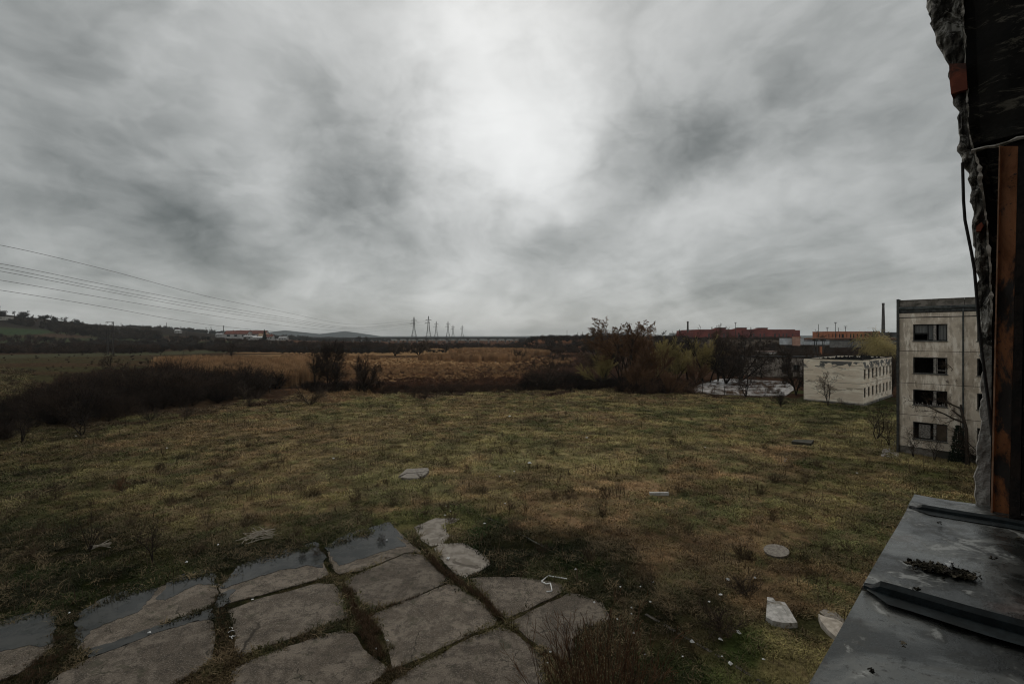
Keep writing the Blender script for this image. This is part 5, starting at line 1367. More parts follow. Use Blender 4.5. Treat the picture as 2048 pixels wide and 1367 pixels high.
# ================================================================== trees and shrubs one can tell apart
R = 'at the right of the meadow'
T_ = [
 # name kind var tint px py hpx label cat kwargs
 ('bare_tree','forked',0,'rust',1256,776,138,'tallest bare tree with several rounded heads, centre right of the meadow edge','tree',dict(thick=1.8)),
 ('bare_tree','forked',1,'brown',1243,772,104,'leaner bare tree leaning left beside the tallest tree','tree',dict(thick=1.2, tilt=(0,-.18))),
 ('rusty_willow','willow',0,'rust',1296,778,106,'bushy orange-brown willow just right of the tallest tree','tree',dict(thick=1.5,wide=.9)),
 ('rusty_willow','willow',1,'rust',1272,782,70,'lower rust-brown willow in front of the tallest tree','tree',dict(thick=1.5)),
 ('green_willow','willow',2,'yellow',1206,772,74,'small yellow-green willow at the left end of the tree group','tree',dict(thick=1.5)),
 ('green_willow','willow',0,'yellow',1326,766,84,'yellow-green willow between the rusty willow and the bare trees','tree',dict(thick=1.6)),
 ('green_willow','willow',1,'yellow',1352,766,92,'taller yellow-green willow right of the first one','tree',dict(thick=1.5)),
 ('rusty_willow','willow',2,'rust',1338,788,50,'low reddish-brown willow in front of the yellow-green willows','tree',dict(thick=1.3)),
 ('green_willow','willow',3,'yellow',1402,760,88,'yellow-green willow behind the slim dark trees','tree',dict(thick=1.4)),
 ('rusty_willow','willow',4,'rust',1392,770,56,'rust-coloured upright bush left of the wet concrete yard','tree',dict(thick=1.3,wide=.8)),
 ('bare_tree','tree',0,'black',1376,765,106,'slim dark bare tree below the short chimney','tree',dict(thick=1.2)),
 ('bare_tree','tree',1,'black',1406,764,112,'slim black-trunked tree in front of the factory, left one','tree',dict(thick=1.2,wide=.8)),
 ('bare_tree','tree',2,'black',1420,766,96,'slim black-trunked tree in front of the factory, right one','tree',dict(thick=1.2,wide=.8)),
 ('bare_tree','forked',2,'brown',1436,762,112,'tall thin-crowned tree reaching above the factory roof','tree',dict(thick=1.0,wide=.7)),
 ('bare_tree','round',0,'black',1482,762,100,'dense dark rounded tree behind the wet concrete yard','tree',dict(thick=1.6,wide=.95)),
 ('bare_tree','round',1,'black',1452,768,66,'low dark rounded tree left of the dense dark one','tree',dict(thick=1.6)),
 ('bare_tree','small_tree',0,'black',1492,793,64,'small black spreading tree at the near edge of the wet concrete yard','tree',dict(thick=1.7,wide=1.1)),
 ('leaning_tree','tree',3,'black',1522,756,70,'dark tree leaning far to the right before the long low building','tree',dict(thick=1.2,tilt=(.0,1.0))),
 ('bare_tree','tree',4,'dark',1556,750,66,'thin bare tree in front of the long low building','tree',dict(thick=1.2)),
 ('bare_tree','round',3,'black',1592,790,96,'dark rounded tree at the left corner of the pale two-storey building','tree',dict(thick=1.3,wide=.62)),
 ('bare_tree','small_tree',1,'brown',1656,811,70,'small bare tree growing against the pale gable wall','tree',dict(thick=1.3,wide=1.0)),
 ('bare_tree','round',2,'dark',1782,790,90,'dark tangled tree between the pale building and the apartment block','tree',dict(thick=1.0,wide=.45)),
 ('small_tree','small_tree',2,'dark',1752,880,72,'small bare tree left of the apartment block','tree',dict(thick=1.1,wide=1.0)),
 ('small_tree','small_tree',3,'dark',1778,893,56,'tangled bare sapling tree nearest the corner of the apartment block','tree',dict(thick=1.1,wide=1.2)),
 ('bare_tree','forked',3,'black',632,780,82,'leftmost of the group of bare trees left of centre','tree',dict(thick=1.3,wide=.9)),
 ('bare_tree','round',4,'black',672,778,74,'dense bare tree in the middle of the group left of centre','tree',dict(thick=1.2,wide=.9)),
 ('bare_tree','forked',4,'black',656,775,96,'tall thin bare tree in the middle of the group left of centre','tree',dict(thick=1.2,wide=.8)),
 ('bare_tree','willow',1,'dark',728,784,76,'upright bushy bare tree at the right end of the group left of centre','tree',dict(thick=1.3,wide=.95)),
 ('bare_tree','tree',0,'black',236,762,54,'spreading bare tree rising out of the dark thicket','tree',dict(thick=1.5,wide=1.3)),
 ('bare_tree','small_tree',0,'black',462,722,44,'lone bare tree in the pasture behind the dark thicket','tree',dict(thick=2.0)),
 ('bare_tree','round',0,'dark',1092,778,72,'dark bare bush-like tree right of centre at the meadow edge','tree',dict(thick=1.1,wide=.9)),
 ('bare_tree','shrub',2,'black',1040,722,26,'small dark tree in the brown marsh right of centre','tree',dict(thick=2.0)),
 ('bare_tree','shrub',1,'black',1128,728,26,'small dark tree in the brown scrub further right','tree',dict(thick=2.0)),
 ('round_tree','round',1,'brown',790,712,30,'broad round-crowned tree standing in the marsh, left of the pair','tree',dict(thick=2.4)),
 ('round_tree','round',2,'brown',838,712,32,'broad round-crowned tree standing in the marsh, right of the pair','tree',dict(thick=2.4)),
 ('round_tree','round',0,'dark',812,704,14,'low dark round bush between the pair of marsh trees','tree',dict(thick=2.4,wide=1.4)),
 ('round_tree','round',3,'dark',893,702,13,'small dark round tree right of the pair of marsh trees','tree',dict(thick=2.6,wide=1.3)),
 ('weeping_willow','weeping',0,'yellow',1738,742,84,'yellow-green weeping willow in front of the orange building','tree',dict(thick=1.4,wide=1.0)),
 ('weeping_willow','weeping',1,'yellow',1718,732,70,'yellow-green weeping willow left of the larger one','tree',dict(thick=1.4,wide=.9)),
 ('bare_tree','small_tree',3,'dark',1637,690,32,'small round-headed bare tree on the skyline between the factories','tree',dict(thick=2.0,d=330)),
 ('bare_tree','round',1,'dark',1779,672,16,'small bare tree on the skyline right of the tall chimney','tree',dict(thick=2.0,d=460)),
 ('bare_tree','round',1,'dark',1749,674,19,'round bare tree showing above the orange building roof','tree',dict(thick=2.0,d=425)),
 ('bare_tree','small_tree',1,'black',1203,680,24,'solitary round-headed tree on the skyline left of the tallest tree','tree',dict(thick=2.2,d=420)),
 ('conifer','conifer',0,'conifer',529,676,22,'dark conifer standing among the village houses','tree',dict(d=600)),
 ('poplar','tree',1,'black',722,680,16,'left of two thin trees on the horizon left of the viaduct','tree',dict(d=800,thick=5)),
 ('poplar','tree',2,'black',735,680,14,'right of two thin trees on the horizon left of the viaduct','tree',dict(d=800,thick=5)),
 ('shrub','shrub',0,'dark',620,810,46,'fan-shaped dark shrub on the straw patch below the tree group','shrub',dict(thick=1.3,wide=1.3)),
 ('shrub','shrub',1,'black',1562,812,36,'dark round shrub in front of the pale building, beside the yard','shrub',dict(thick=2.2,wide=1.0)),
 ('shrub','shrub',2,'dark',850,800,30,'upright brown shrub at the meadow edge, centre','shrub',dict(thick=1.4,wide=.6)),
 ('shrub','shrub',3,'dark',828,797,24,'small upright shrub left of the brown one at the meadow edge','shrub',dict(thick=1.4,wide=.5)),
 ('shrub','shrub',0,'dark',300,842,40,'bare shrub standing in front of the dark thicket, left','shrub',dict(thick=1.1,wide=.9)),
 ('shrub','shrub',1,'dark',372,838,42,'bare shrub standing in front of the dark thicket, middle','shrub',dict(thick=1.1,wide=.8)),
 ('shrub','shrub',2,'dark',500,812,34,'bare shrub standing in front of the dark thicket, right','shrub',dict(thick=1.1,wide=.8)),
 ('shrub','small_tree',2,'black',164,872,70,'dark tangled bush at the near corner of the thicket','shrub',dict(thick=1.6,wide=1.0)),
 ('shrub','small_tree',0,'black',44,886,72,'dark bush with several trunks at the left edge of the view','shrub',dict(thick=1.6,wide=1.0)),
 ('shrub','sprouts',1,'black',10,812,50,'dark upright shoots at the left edge above the bush','shrub',dict(thick=2.0)),
 ('shrub','sprouts',2,'dark',62,950,42,'thin bush of dark shoots in the grass at far left','shrub',dict(thick=1.0)),
 ('weed_bush','weed',0,'rust',245,982,40,'low dark rounded bush in the grass at left','shrub',dict(thick=1.3,wide=.7)),
 ('weed_bush','weed',1,'dark',462,968,18,'very low dark bush right of the rounded one','shrub',dict(thick=1.2)),
 ('shrub','sprouts',0,'black',180,1103,100,'clump of long bare shoots at lower left','shrub',dict(thick=2.2,wide=.9)),
 ('shrub','small_tree',3,'black',305,1125,96,'small bare bush with a short trunk at lower left','shrub',dict(thick=1.5,wide=.8)),
 ('shrub','sprouts',3,'dark',413,1050,50,'faint cluster of dark shoots above the puddles','shrub',dict(thick=1.0)),
 ('weed_bush','weed',2,'dark',1440,1262,60,'dark tangled weeds around the hollow by the litter','shrub',dict(thick=1.0,wide=.9)),
 ('weed_bush','weed',3,'dark',1495,1192,44,'dark tangled weeds between the round cover and the broken slab','shrub',dict(thick=1.0,wide=.9)),
]
for px, py, hp, var, lab in [(98,822,60,0,'thin bare tree at the left end of the dark thicket'),(196,800,52,1,'thin bare tree standing in the dark thicket, left part'),(352,792,50,2,'thin bare tree standing in the dark thicket, middle part'),(430,790,46,3,'thin bare tree standing in the dark thicket, right of its middle'),(540,786,48,1,'thin bare tree at the right end of the dark thicket'),(486,806,50,0,'slim bare tree at the front of the dark thicket, right part')]:
    T_.append(('bare_tree','small_tree',var,'dark',px,py,hp,lab,'tree',dict(thick=1.3)))
for name, kind, var, tint, px, py, hp, lab, cat, kw in T_:
    plant_px(name, kind, var, tint, px, py, hp, lab, cat, **kw)
# brush of trees against the apartment block front
def blk_pt(t, out): return (34.6 + .662 * t - .75 * out, 43.2 - .75 * t - .662 * out)
x, y = blk_pt(4.6, 1.6); o = plant('bare_tree', 'tree', 2, 'dark', (x, y, -.03), 9.0, 'bare tree with spreading limbs against the front of the apartment block', 'tree', thick=.8, wide=.8)
x, y = blk_pt(4.0, .9)
ivy = empty('ivy_cone', (x, y, 0), label='dark cone of ivy at the foot of the drainpipe', cat='shrub')
rn = random.Random(2); sg = []
for k in range(1500):
    h = rn.random() ** 1.3 * 3.0; r = .62 * (1 - h / 3.3) * math.sqrt(rn.random()) + .05; a = rn.random() * math.tau
    sg.append((math.cos(a) * r, math.sin(a) * r, h, math.cos(a) * (r + .1) + rn.gauss(0, .04), math.sin(a) * (r + .1) + rn.gauss(0, .04), h + rn.gauss(0, .08), .03, .015))
mobj('leaves', segs_mesh('ivy', sg, TINT['conifer'][1], 3), ivy)
mb = MB(); mb.tube([(0, 0, -.1), (0, 0, 3.1)], [.08, .03], 6); mb.build('trunk', TINT['dark'][0], ivy)
for i, (t, o_, h, lab) in enumerate([(1.2, 1.4, 2.9, 'bare bush under the left windows of the apartment block'), (2.6, 1.8, 2.3, 'low bare bush under the ground floor window of the apartment block'), (5.4, 1.4, 3.4, 'bare bush at the right by the foot of the ivy cone')]):
    x, y = blk_pt(t, o_); plant('shrub', 'small_tree', i, 'dark', (x, y, -.02), h, lab, 'shrub', thick=.9, wide=1.1)
# large many-stemmed bush at the bottom, right of the slabs
gx, gy = G(1205, 1500)
bush = []
rn = random.Random(12); L2, T2 = [], []
for k in range(150):
    a = rn.random() * math.tau; r0 = rn.uniform(0, 1.15); s = rn.uniform(.05, .55)
    l, t = grow(900 + k, 3, rn.uniform(1.0, 2.9), .015, [4, 3], [24, 26], [.42, .4], first=.35, start=(math.cos(a) * r0, math.sin(a) * r0, 0), dirn=(math.cos(a) * s, math.sin(a) * s, 1), rmin=.0052, wob=.07)
    L2 += l; T2 += t
TINT['redstem'] = (bark('red_brown_stems', (.050, .028, .018), (.10, .055, .030)), bark('ruddy_twigs', (.085, .040, .022), (.14, .07, .035)))
bu = empty('large_bush', (gx, gy, 0), label='large bush of upright reddish bare stems at the bottom edge, right of the slabs', cat='shrub')
mobj('stems', segs_mesh('bush_stems', L2, TINT['redstem'][0], 4), bu); mobj('twigs', segs_mesh('bush_twigs', T2, TINT['redstem'][1], 3), bu)

# thin saplings standing in the meadow
SAP = [(728,882,64,'slim sapling beside the rusty grass patch, left of centre',1),(808,868,36,'short dark sapling right of the rusty grass patch',0),(535,868,38,'leaning bare sapling in the grass below the tree group',2),(1170,808,34,'straight sapling standing alone at the meadow edge, right of centre',0),(1143,806,24,'shorter sapling left of the straight one at the meadow edge',1),
 (1110,806,22,'faint thin sapling at the meadow edge, right of the dark bush',2),(873,803,24,'thin stem at the meadow edge right of the brown shrub',0),(677,795,20,'thin stem on the straw patch below the tree group',1),(1237,815,30,'thin weed stalk below the tallest tree',2),(1302,1178,72,'tall thin sapling among the litter right of the slabs',0),
 (1089,968,34,'thin stalk above the brown patch in the middle of the meadow',1),(1276,1088,40,'thin stalk in the right middle of the meadow',2),(1040,940,26,'thin dark stalk in the centre of the meadow near the white ball',0),(1195,862,28,'thin stalk in the meadow, right of centre',1),(1455,830,22,'thin stalk in front of the wet concrete yard',2),
 (655,888,24,'thin stalk at the left of the rusty grass patch',2),(1516,1085,60,'thin leaning shoots beside the round concrete cover',1),(1320,1000,30,'thin stalk behind the pale concrete beam',0),(488,1040,34,'thin stalk behind the heap of sticks',1),(384,1078,36,'thin stalk in the grass above the puddles',2),(560,1064,44,'thin stalk above the heap of sticks, right',0),(323,985,44,'thin stalk near the low dark bush at left',1),(1758,862,44,'slender sapling in the dark grass left of the block',0)]
for px, py, hp, lab, v in SAP:
    plant_px('sapling', 'sapling', v, 'dark', px, py, hp, lab, 'sapling', group='thin saplings dotted over the meadow', thick=.8 + 18 / max(hp, 20) * .5, wide=.55)
# stems with no name of their own: weeds that nobody would count
rs = np.random.RandomState(21); n = 1100
D = 20 * (100 / 20) ** rs.rand(n); X = (rs.rand(n) * 2 - 1) * 1.05 * D; px = 1024 + F * X / D; py = HZ + EYE * F / D
k = (py > np.interp(px, ME_X, ME_Y)) & (px < 1740) & ~((px < 1150) & (py > 1120)) & (fbm(X, D, .12, 3) > .45); X, D = X[k], D[k]; n = len(X)
s = rs.uniform(.2, .85, n); c = np.array([.040, .028, .018]) * (1 + rs.rand(n, 1))
scatter('tall_weeds', inst_protos([('sapling', 0), ('sprouts', 1), ('weed', 2), ('sprouts', 3)], .8), np.stack([X, D, terrain(X, D)], 1), np.stack([rs.randn(n) * .12, rs.randn(n) * .12, rs.rand(n) * 6.28], 1), np.stack([s * .7, s * .7, s], 1), rs.choice([0, 1, 2, 2, 3, 0], n), c, 'dead brown weed stalks scattered through the meadow grass', 'weeds')

# ================================================================== things lying about
M_PALE = speck('pale_broken_concrete', (.34, .33, .31), (.50, .48, .46), 5, .85, c3=(.2, .18, .15), bd=.01)
M_LID = speck('lichened_concrete_lid', (.17, .15, .13), (.26, .235, .20), 8, .9, bd=.01)
M_LITTER = speck('white_litter', (.55, .56, .56), (.75, .75, .74), 6, .6, bs=.1)
# concrete well cover of two plates
o = empty('concrete_cover', (*G(827, 950), .02), label='cracked square concrete cover of two plates in the middle of the meadow', cat='cover')
for P_ in ([(797,957),(813,942),(856,940),(858,946),(838,949),(812,951)], [(800,959),(813,952),(838,950),(857,947),(851,953),(838,961),(815,961)]):
    mb = MB(); sheet(mb, [(G(*p)[0] - o.location.x, G(*p)[1] - o.location.y) for p in P_], 0, .18); mb.build('plate', M_LID, o)
# dark raised concrete block, right
o = empty('concrete_hatch', (*G(1605, 889), 0), label='dark mossy raised concrete hatch in the grass near the apartment block', cat='hatch')
mb = MB(); sheet(mb, [(G(*p)[0] - o.location.x, G(*p)[1] - o.location.y) for p in [(1583, 888), (1588, 884), (1628, 885), (1622, 892)]], 0, .28); mb.build('slab_top', speck('mossy_dark_concrete', (.035, .035, .025), (.06, .055, .04), 3), o)
# round cover lying tilted
o = empty('round_cover', (*G(1553, 1108), .10), label='round grey concrete manhole cover lying tilted in the grass', cat='cover'); o.rotation_euler = (.10, -.14, 0)
mb = MB(); mb.tube([(0, 0, 0), (0, 0, .11)], [.52, .54], 28); mb.build('disc', M_LID, o)
# pale beam
o = MB(); o.box((-.62, -.11, 0), (.62, .11, .2)); tag(o.build('concrete_beam', M_PALE), 'short pale concrete beam lying in the right middle of the meadow', 'beam').location = (*G(1318, 990), .0)
def boulder(name, outline, hgt, M, label, cat, seed=1, tilt=0.0, parts=None):
    """irregular slab fragment: outline in px, thickness, tilted top"""
    g = [G(*p) for p in outline]; cx = sum(p[0] for p in g) / len(g); cy = sum(p[1] for p in g) / len(g); rn = random.Random(seed)
    n = len(g); vs = []; fs = []
    for i in range(n):
        x, y = g[i][0] - cx, g[i][1] - cy; vs.append((x, y, -.1))
    for i in range(n):
        x, y = g[i][0] - cx, g[i][1] - cy; vs.append((x * .97, y * .97, hgt + y * tilt + rn.uniform(-.02, .02)))
    for i in range(n):
        x, y = g[i][0] - cx, g[i][1] - cy; vs.append((x * .55, y * .55, hgt * 1.08 + y * .55 * tilt + rn.uniform(-.02, .03)))
    for i in range(n):
        j = (i + 1) % n; fs += [(i, j, n + j, n + i), (n + i, n + j, 2 * n + j, 2 * n + i)]
    fs.append(tuple(range(2 * n, 3 * n))); mb = MB(); mb.add(vs, fs)
    o = mb.build(name, M, label=label, cat=cat); o.location = (cx, cy, 0); return o
boulder('broken_slab', [(1531,1245),(1533,1222),(1540,1216),(1570,1219),(1580,1232),(1596,1256),(1570,1257),(1545,1253)], .26, M_PALE, 'pale grey pointed piece of broken concrete slab lower right', 'rubble', 1, .10)
boulder('broken_block', [(1534,1218),(1534,1211),(1546,1211),(1552,1219),(1545,1222)], .34, M_PALE, 'small pale lump of concrete behind the pointed piece', 'rubble', 2)
boulder('rounded_stone', [(1636,1240),(1650,1246),(1672,1250),(1686,1258),(1690,1275),(1672,1284),(1655,1270),(1642,1256)], .24, speck('tan_broken_concrete', (.34, .30, .25), (.47, .42, .36), 5, .9), 'tan rounded slab fragment right of the pale pointed one', 'rubble', 3, .05)
boulder('flat_stone', [(1638,1227),(1650,1221),(1672,1229),(1692,1246),(1693,1262),(1680,1256),(1655,1244)], .12, M_LID, 'flat brown slab fragment behind the tan rounded one', 'rubble', 4)
# heap of pale sticks
M_STICK = speck('bleached_sticks', (.30, .26, .21), (.48, .43, .36), 7, .85, bs=.1)
def heap(px, py, n, L, spread, label, seed, a0=.6, aw=.5, name='stick_heap', r=.012):
    o = empty(name, (*G(px, py), 0), label=label, cat='sticks'); rn = random.Random(seed)
    for k in range(n):
        a = rn.gauss(a0, aw); l = L * rn.uniform(.5, 1.1); x, y = rn.gauss(0, spread), rn.gauss(0, spread * .8); z = rn.uniform(.08, .45) * (1 - min(1, (abs(x) + abs(y)) / (3.5 * spread)))+.03
        dx, dy = math.cos(a) * l / 2, math.sin(a) * l / 2; mb = MB(); dz = rn.gauss(0, .10)
        mb.tube([(x - dx, y - dy, max(z - dz, .02)), (x + rn.gauss(0, .03), y + rn.gauss(0, .03), z + .03), (x + dx, y + dy, max(z + dz, .02))], [r, r, r * .7], 5); mb.build('stick', M_STICK, o)
heap(520, 1076, 46, 1.15, .30, 'heap of bleached sticks in the grass left of the slabs', 3, .7, .7)
heap(204, 1097, 7, .95, .08, 'small bundle of pale laths by the bare shoots at lower left', 4, .25, .12, 'lath_bundle', .02)
# bent white frame
wf = empty('bent_frame', (*G(1105, 1180), 0), label='bent white metal frame lying on the concrete at the right edge of the slabs', cat='frame')
pts = [(1134,1161),(1116,1158),(1096,1155),(1083,1166),(1092,1171),(1101,1170),(1104,1185)]
g = [(G(*p)[0] - wf.location.x, G(*p)[1] - wf.location.y) for p in pts]
for a, b in zip(g, g[1:]):
    mb = MB(); mb.bar((*a, .09), (*b, .10), .035); mb.build('bar', M_LITTER, wf)
mb = MB(); mb.bar((*g[-1], .08), (g[-1][0] - .22, g[-1][1] - .02, .07), .03); mb.build('bar', M_LITTER, wf)
# buried kerb
M_KERB = speck('buried_kerb', (.04, .036, .03), (.08, .07, .058), 3, .95)
kb = empty('kerb', (*G(1400, 1300), 0), label='line of half-buried kerb stones running down to the lower right', cat='kerb')
ks = [(1290, 1228), (1325, 1247), (1355, 1266), (1392, 1286), (1430, 1308), (1470, 1331), (1512, 1358), (1560, 1390)]
for a, b in zip(ks, ks[1:]):
    A, B = G(*a), G(*b); d = Vector((B[0] - A[0], B[1] - A[1], 0)) * .03
    mb = MB(); mb.bar((A[0] - kb.location.x + d.x, A[1] - kb.location.y + d.y, -.035), (B[0] - kb.location.x - d.x * 6, B[1] - kb.location.y - d.y * 6, -.045), .12, .14); mb.build('kerb_stone', M_KERB, kb)
kb2 = empty('yard_edging', (*G(1080, 1090), 0), label='dark sunken edging stones along the far right side of the slab yard', cat='kerb')
ks = [(955, 1028), (990, 1042), (1030, 1062), (1070, 1084), (1110, 1106), (1150, 1128)]
for a, b in zip(ks, ks[1:]):
    A, B = G(*a), G(*b); mb = MB(); mb.bar((A[0] - kb2.location.x, A[1] - kb2.location.y, .0), (B[0] - kb2.location.x - .03, B[1] - kb2.location.y, .0), .10, .08); mb.build('kerb_stone', speck('mossy_dark_concrete', (0,0,0), (0,0,0)), kb2)
# litter
LIT = [(1059,929,9,'round white ball-like piece of litter in the centre of the meadow'),(1173,877,5,'white scrap in the meadow right of centre, below the thin stalk'),(1019,834,5,'pale flat scrap near the meadow edge at centre'),(667,919,5,'white scrap left of the concrete cover'),(1456,1164,9,'white torn bag near the dark weeds'),
 (1440,1194,8,'greyish plastic bag below the torn white one'),(1384,1290,12,'long white plastic bottle lying in the green moss'),(1441,1284,9,'crumpled white cup below the dark weeds'),(1477,1271,11,'yellowish-white card strip by the broken slab'),(1461,1333,10,'white wrapper lowest in the litter field'),
 (1241,1178,5,None),(1306,1168,5,None),(1263,1220,5,None),(1281,1177,4,None),(1263,1232,4,None),(1235,1243,6,None),(1267,1271,5,None),(1289,1314,4,None),(1365,1318,4,None),(1444,1318,4,None),(1510,1160,6,None),(1527,1324,6,None),(1151,1143,6,None),(1300,1208,6,None),(1418,1208,5,None),
 (893,1015+0,5,None),(900,1025,4,None),(890,1034,5,None),(969,1050,5,None),(1000,955,4,None),(1028,945,4,None),(774,1083,5,None),(373,1128,6,None),(436,1093,5,None),(139,1230,5,None),(298,1270,6,None),(505,1203,5,None),(775,1286,5,None),(1010,1010,4,None),(1410,896,4,None),(1570,924,4,None),(1714,948,4,None),(1572,920,4,None),
 (152,864+10,4,None),(333,898,5,None),(1101,1308,6,None),(896,1120,7,None),(1188,1209,5,None),(1095,1330,5,None),(752,1302,6,None)]
def where(px, py):
    if py < 960: return 'tiny white scrap in the far half of the meadow, ' + ('left of the middle' if px < 700 else 'near the middle' if px < 1300 else 'towards the apartment block')
    if px < 480: return 'tiny white scrap in the dark grass by the puddles at lower left'
    if px < 830 and py > 1180: return 'tiny white scrap in the weedy joints of the near slabs'
    if py < 1060: return 'tiny white scrap in the moss just beyond the farthest slab'
    if px < 1140: return 'tiny white scrap on the concrete slabs right of centre'
    if px < 1330: return 'tiny white scrap in the grass just right of the slabs'
    return 'tiny white scrap in the dark weeds left of the broken pale slab'
rn = random.Random(17)
for px, py, w, lab in LIT:
    x, y = G(px, py); s = w * y / F * .62; mb = MB(); n = 7
    on = .09 if any(abs(px - a) < 60 and abs(py - b) < 40 for a, b in ((896, 1120), (1101, 1308))) else .10
    vs = [(0, 0, s * rn.uniform(.5, 1.0))]
    for k in range(n):
        a = k * math.tau / n; r = s * rn.uniform(.55, 1.15); vs.append((math.cos(a) * r, math.sin(a) * r * (.45 if px in (1384, 1477) else .8), rn.uniform(0, .35) * s))
    mb.add(vs, [(0, 1 + k, 1 + (k + 1) % n) for k in range(n)] + [tuple(range(n, 0, -1))])
    o = mb.build('litter_scrap', M_LITTER, label=lab or where(px, py), cat='litter', group='white scraps of litter'); o.location = (x, y, on); o.rotation_euler.z = rn.random() * 6 if px not in (1384, 1477) else -.9
# white curled peelings on the slab
for i, (px, py) in enumerate([(458, 1262), (463, 1268), (470, 1276), (466, 1273)]):
    x, y = G(px, py); mb = MB(); a = i * 1.3
    mb.tube([(math.cos(a + t) * .11, math.sin(a + t) * .11, .02) for t in (0, .5, 1.0, 1.5, 2.0)], .012, 5)
    o = mb.build('plastic_strip', M_LITTER, label=['topmost curled white plastic strip beside the weedy joint left of centre', 'second curled white strip from the top beside the weedy joint', 'lowest curled white strip beside the weedy joint', 'third curled white strip, nearest the lowest one'][i], cat='litter', group='curled white strips'); o.location = (x, y, .06)
# fence of thin posts in front of the yard
for px, py, h, lab in [(1405,787,26,'leftmost thin fence post in front of the wet yard'),(1424,788,14,'short fence post, left one of the close pair'),(1428,789,20,'taller fence post, right one of the close pair'),(1449,790,18,'fence post in the middle in front of the wet yard'),(1530,794,16,'rightmost fence post in front of the wet yard'),(1357,786,14,'fence post left of the wet yard by the low bushes')]:
    x, y = G(px, py); mb = MB(); mb.tube([(0, 0, -.2), (.03, 0, h * y / F)], [.06, .05], 6); o = mb.build('fence_post', M_POLE, label=lab, cat='post', group='thin posts in front of the wet yard'); o.location = (x, y, gz(x, y))
x0, y0 = G(1405, 787); x1, y1 = G(1530, 794)

# ================================================================== our own building: window opening
def RNH(r, n, h): return Vector((.75 * r - .662 * n, .662 * r + .75 * n, EYE + h))
def on_r(px, py, r=2.18):
    """the point of the plane r = const seen at a pixel -> (n, h)"""
    u, v = px - 1024, HZ - py; s = r / (.75 * u + .662 * F); X, Y = u * s, F * s
    return (-.662 * X + .75 * Y, v * s)
class RB(MB):
    """boxes in the frame of the facade: r along it, n outwards, h above the eye"""
    def rbox(s, r0, r1, n0, n1, h0, h1, mi=0):
        c = [(r0,n0,h0),(r1,n0,h0),(r1,n1,h0),(r0,n1,h0),(r0,n0,h1),(r1,n0,h1),(r1,n1,h1),(r0,n1,h1)]
        s.add([RNH(*p) for p in c], [(0,3,2,1),(4,5,6,7),(0,1,5,4),(1,2,6,5),(2,3,7,6),(3,0,4,7)], mi)
M_SHADE = mat('shade_black_plaster', lambda q, b: (lambda co: (  # near-black base colour holds the deep shade of the room
    setc(q, b, 'Base Color', q.mix(q.mapr(q.noise(q.n('ShaderNodeMapping', {'Vector': co, 'Scale': (1, 1, 2.5)}).outputs[0], 9, 8, .72, 1.0), .545, .64), q.mix(q.mapr(q.noise(co, 6, 5, .6), .4, .6), (.006, .0055, .005), (.018, .016, .013)), (.15, .135, .105))),
    setc(q, b, 'Roughness', .95), bump(q, b, q.noise(co, 25, 7, .7), .8, .01)))(q.n('ShaderNodeNewGeometry').outputs['Position']))
M_FACADE = mat('facade_render', lambda q, b: m_plaster(q, b))
fw = RB()   # wall round the opening, in our plane
fw.rbox(-1.6, -1.2, -.12, .17, -10.3, 3.2); fw.rbox(-1.2, 2.3, -.12, .17, -10.3, -.62); fw.rbox(-1.2, 2.3, -.12, .17, 1.75, 3.2); fw.rbox(2.34, 54, -.12, .15, -10.3, 3.2); fw.rbox(-12, -1.6, -.12, .17, -10.3, 3.2)
fw.build('facade_wall', M_FACADE, kind='structure')
rm = RB()   # dark room behind the window
rm.rbox(-1.8, 3.0, -4.2, -4.0, -1.4, 1.9); rm.rbox(-2.0, -1.8, -4.2, -.125, -1.4, 1.9); rm.rbox(3.0, 3.2, -4.2, -.125, -1.4, 1.9); rm.rbox(-2, 3.2, -4.2, -.125, -1.6, -1.4); rm.rbox(-2, 3.2, -4.2, -.125, 1.9, 2.1)
rm.build('room_walls', M_DARK, kind='structure')

OUTL = [(1842,-60),(1848,0),(1856,28),(1858,44),(1866,52),(1872,82),(1884,108),(1894,122),(1898,150),(1900,180),(1903,190),(1906,208),(1912,214),(1913,235),(1914,262),(1915,296),(1921,312),(1925,333),(1931,336),(1933,352),(1938,378),(1941,400),(1943,440),(1943,478),(1946,505),(1950,545),(1953,595),(1956,643),(1961,690),(1963,712),(1962,748),(1960,801),(1958,866),(1953,885),(1951,930),(1949,970),(1946.6,1012),(1946,1030)]
INNL = [(1923,-60),(1925,0),(1929,60),(1932,110),(1934,170),(1936,215),(1938,262),(1944,290),(1950,305),(1958,330),(1963,370),(1968,400),(1973,440),(1977,490),(1980,520),(1983,600),(1984,700),(1984,760),(1983,850),(1981,950),(1980,1030)]
ox_ = np.array([on_r(*p) for p in OUTL]); ix_ = np.array([on_r(*p) for p in INNL])
def interp_n(arr, h):
    o = np.argsort(arr[:, 1]); return np.interp(h, arr[o, 1], arr[o, 0])
def m_jamb(q, b):
    co = q.n('ShaderNodeNewGeometry').outputs['Position']
    z = q.n('ShaderNodeSeparateXYZ', {0: co}).outputs['Z']
    n = q.noise(co, 11, 8, .72, .8); f = q.noise(co, 22, 7, .7); wv = q.noise(co, 7, 5, .6)
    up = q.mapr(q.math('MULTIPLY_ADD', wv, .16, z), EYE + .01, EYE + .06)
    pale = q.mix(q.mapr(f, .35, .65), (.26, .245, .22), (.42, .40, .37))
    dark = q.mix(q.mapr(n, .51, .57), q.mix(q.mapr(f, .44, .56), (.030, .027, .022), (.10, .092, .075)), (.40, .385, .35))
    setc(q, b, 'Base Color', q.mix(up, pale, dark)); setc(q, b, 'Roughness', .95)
    bump(q, b, q.math('ADD', f, q.noise(co, 60, 6, .7)), .9, .02)
M_JAMB = mat('broken_jamb_concrete', m_jamb)
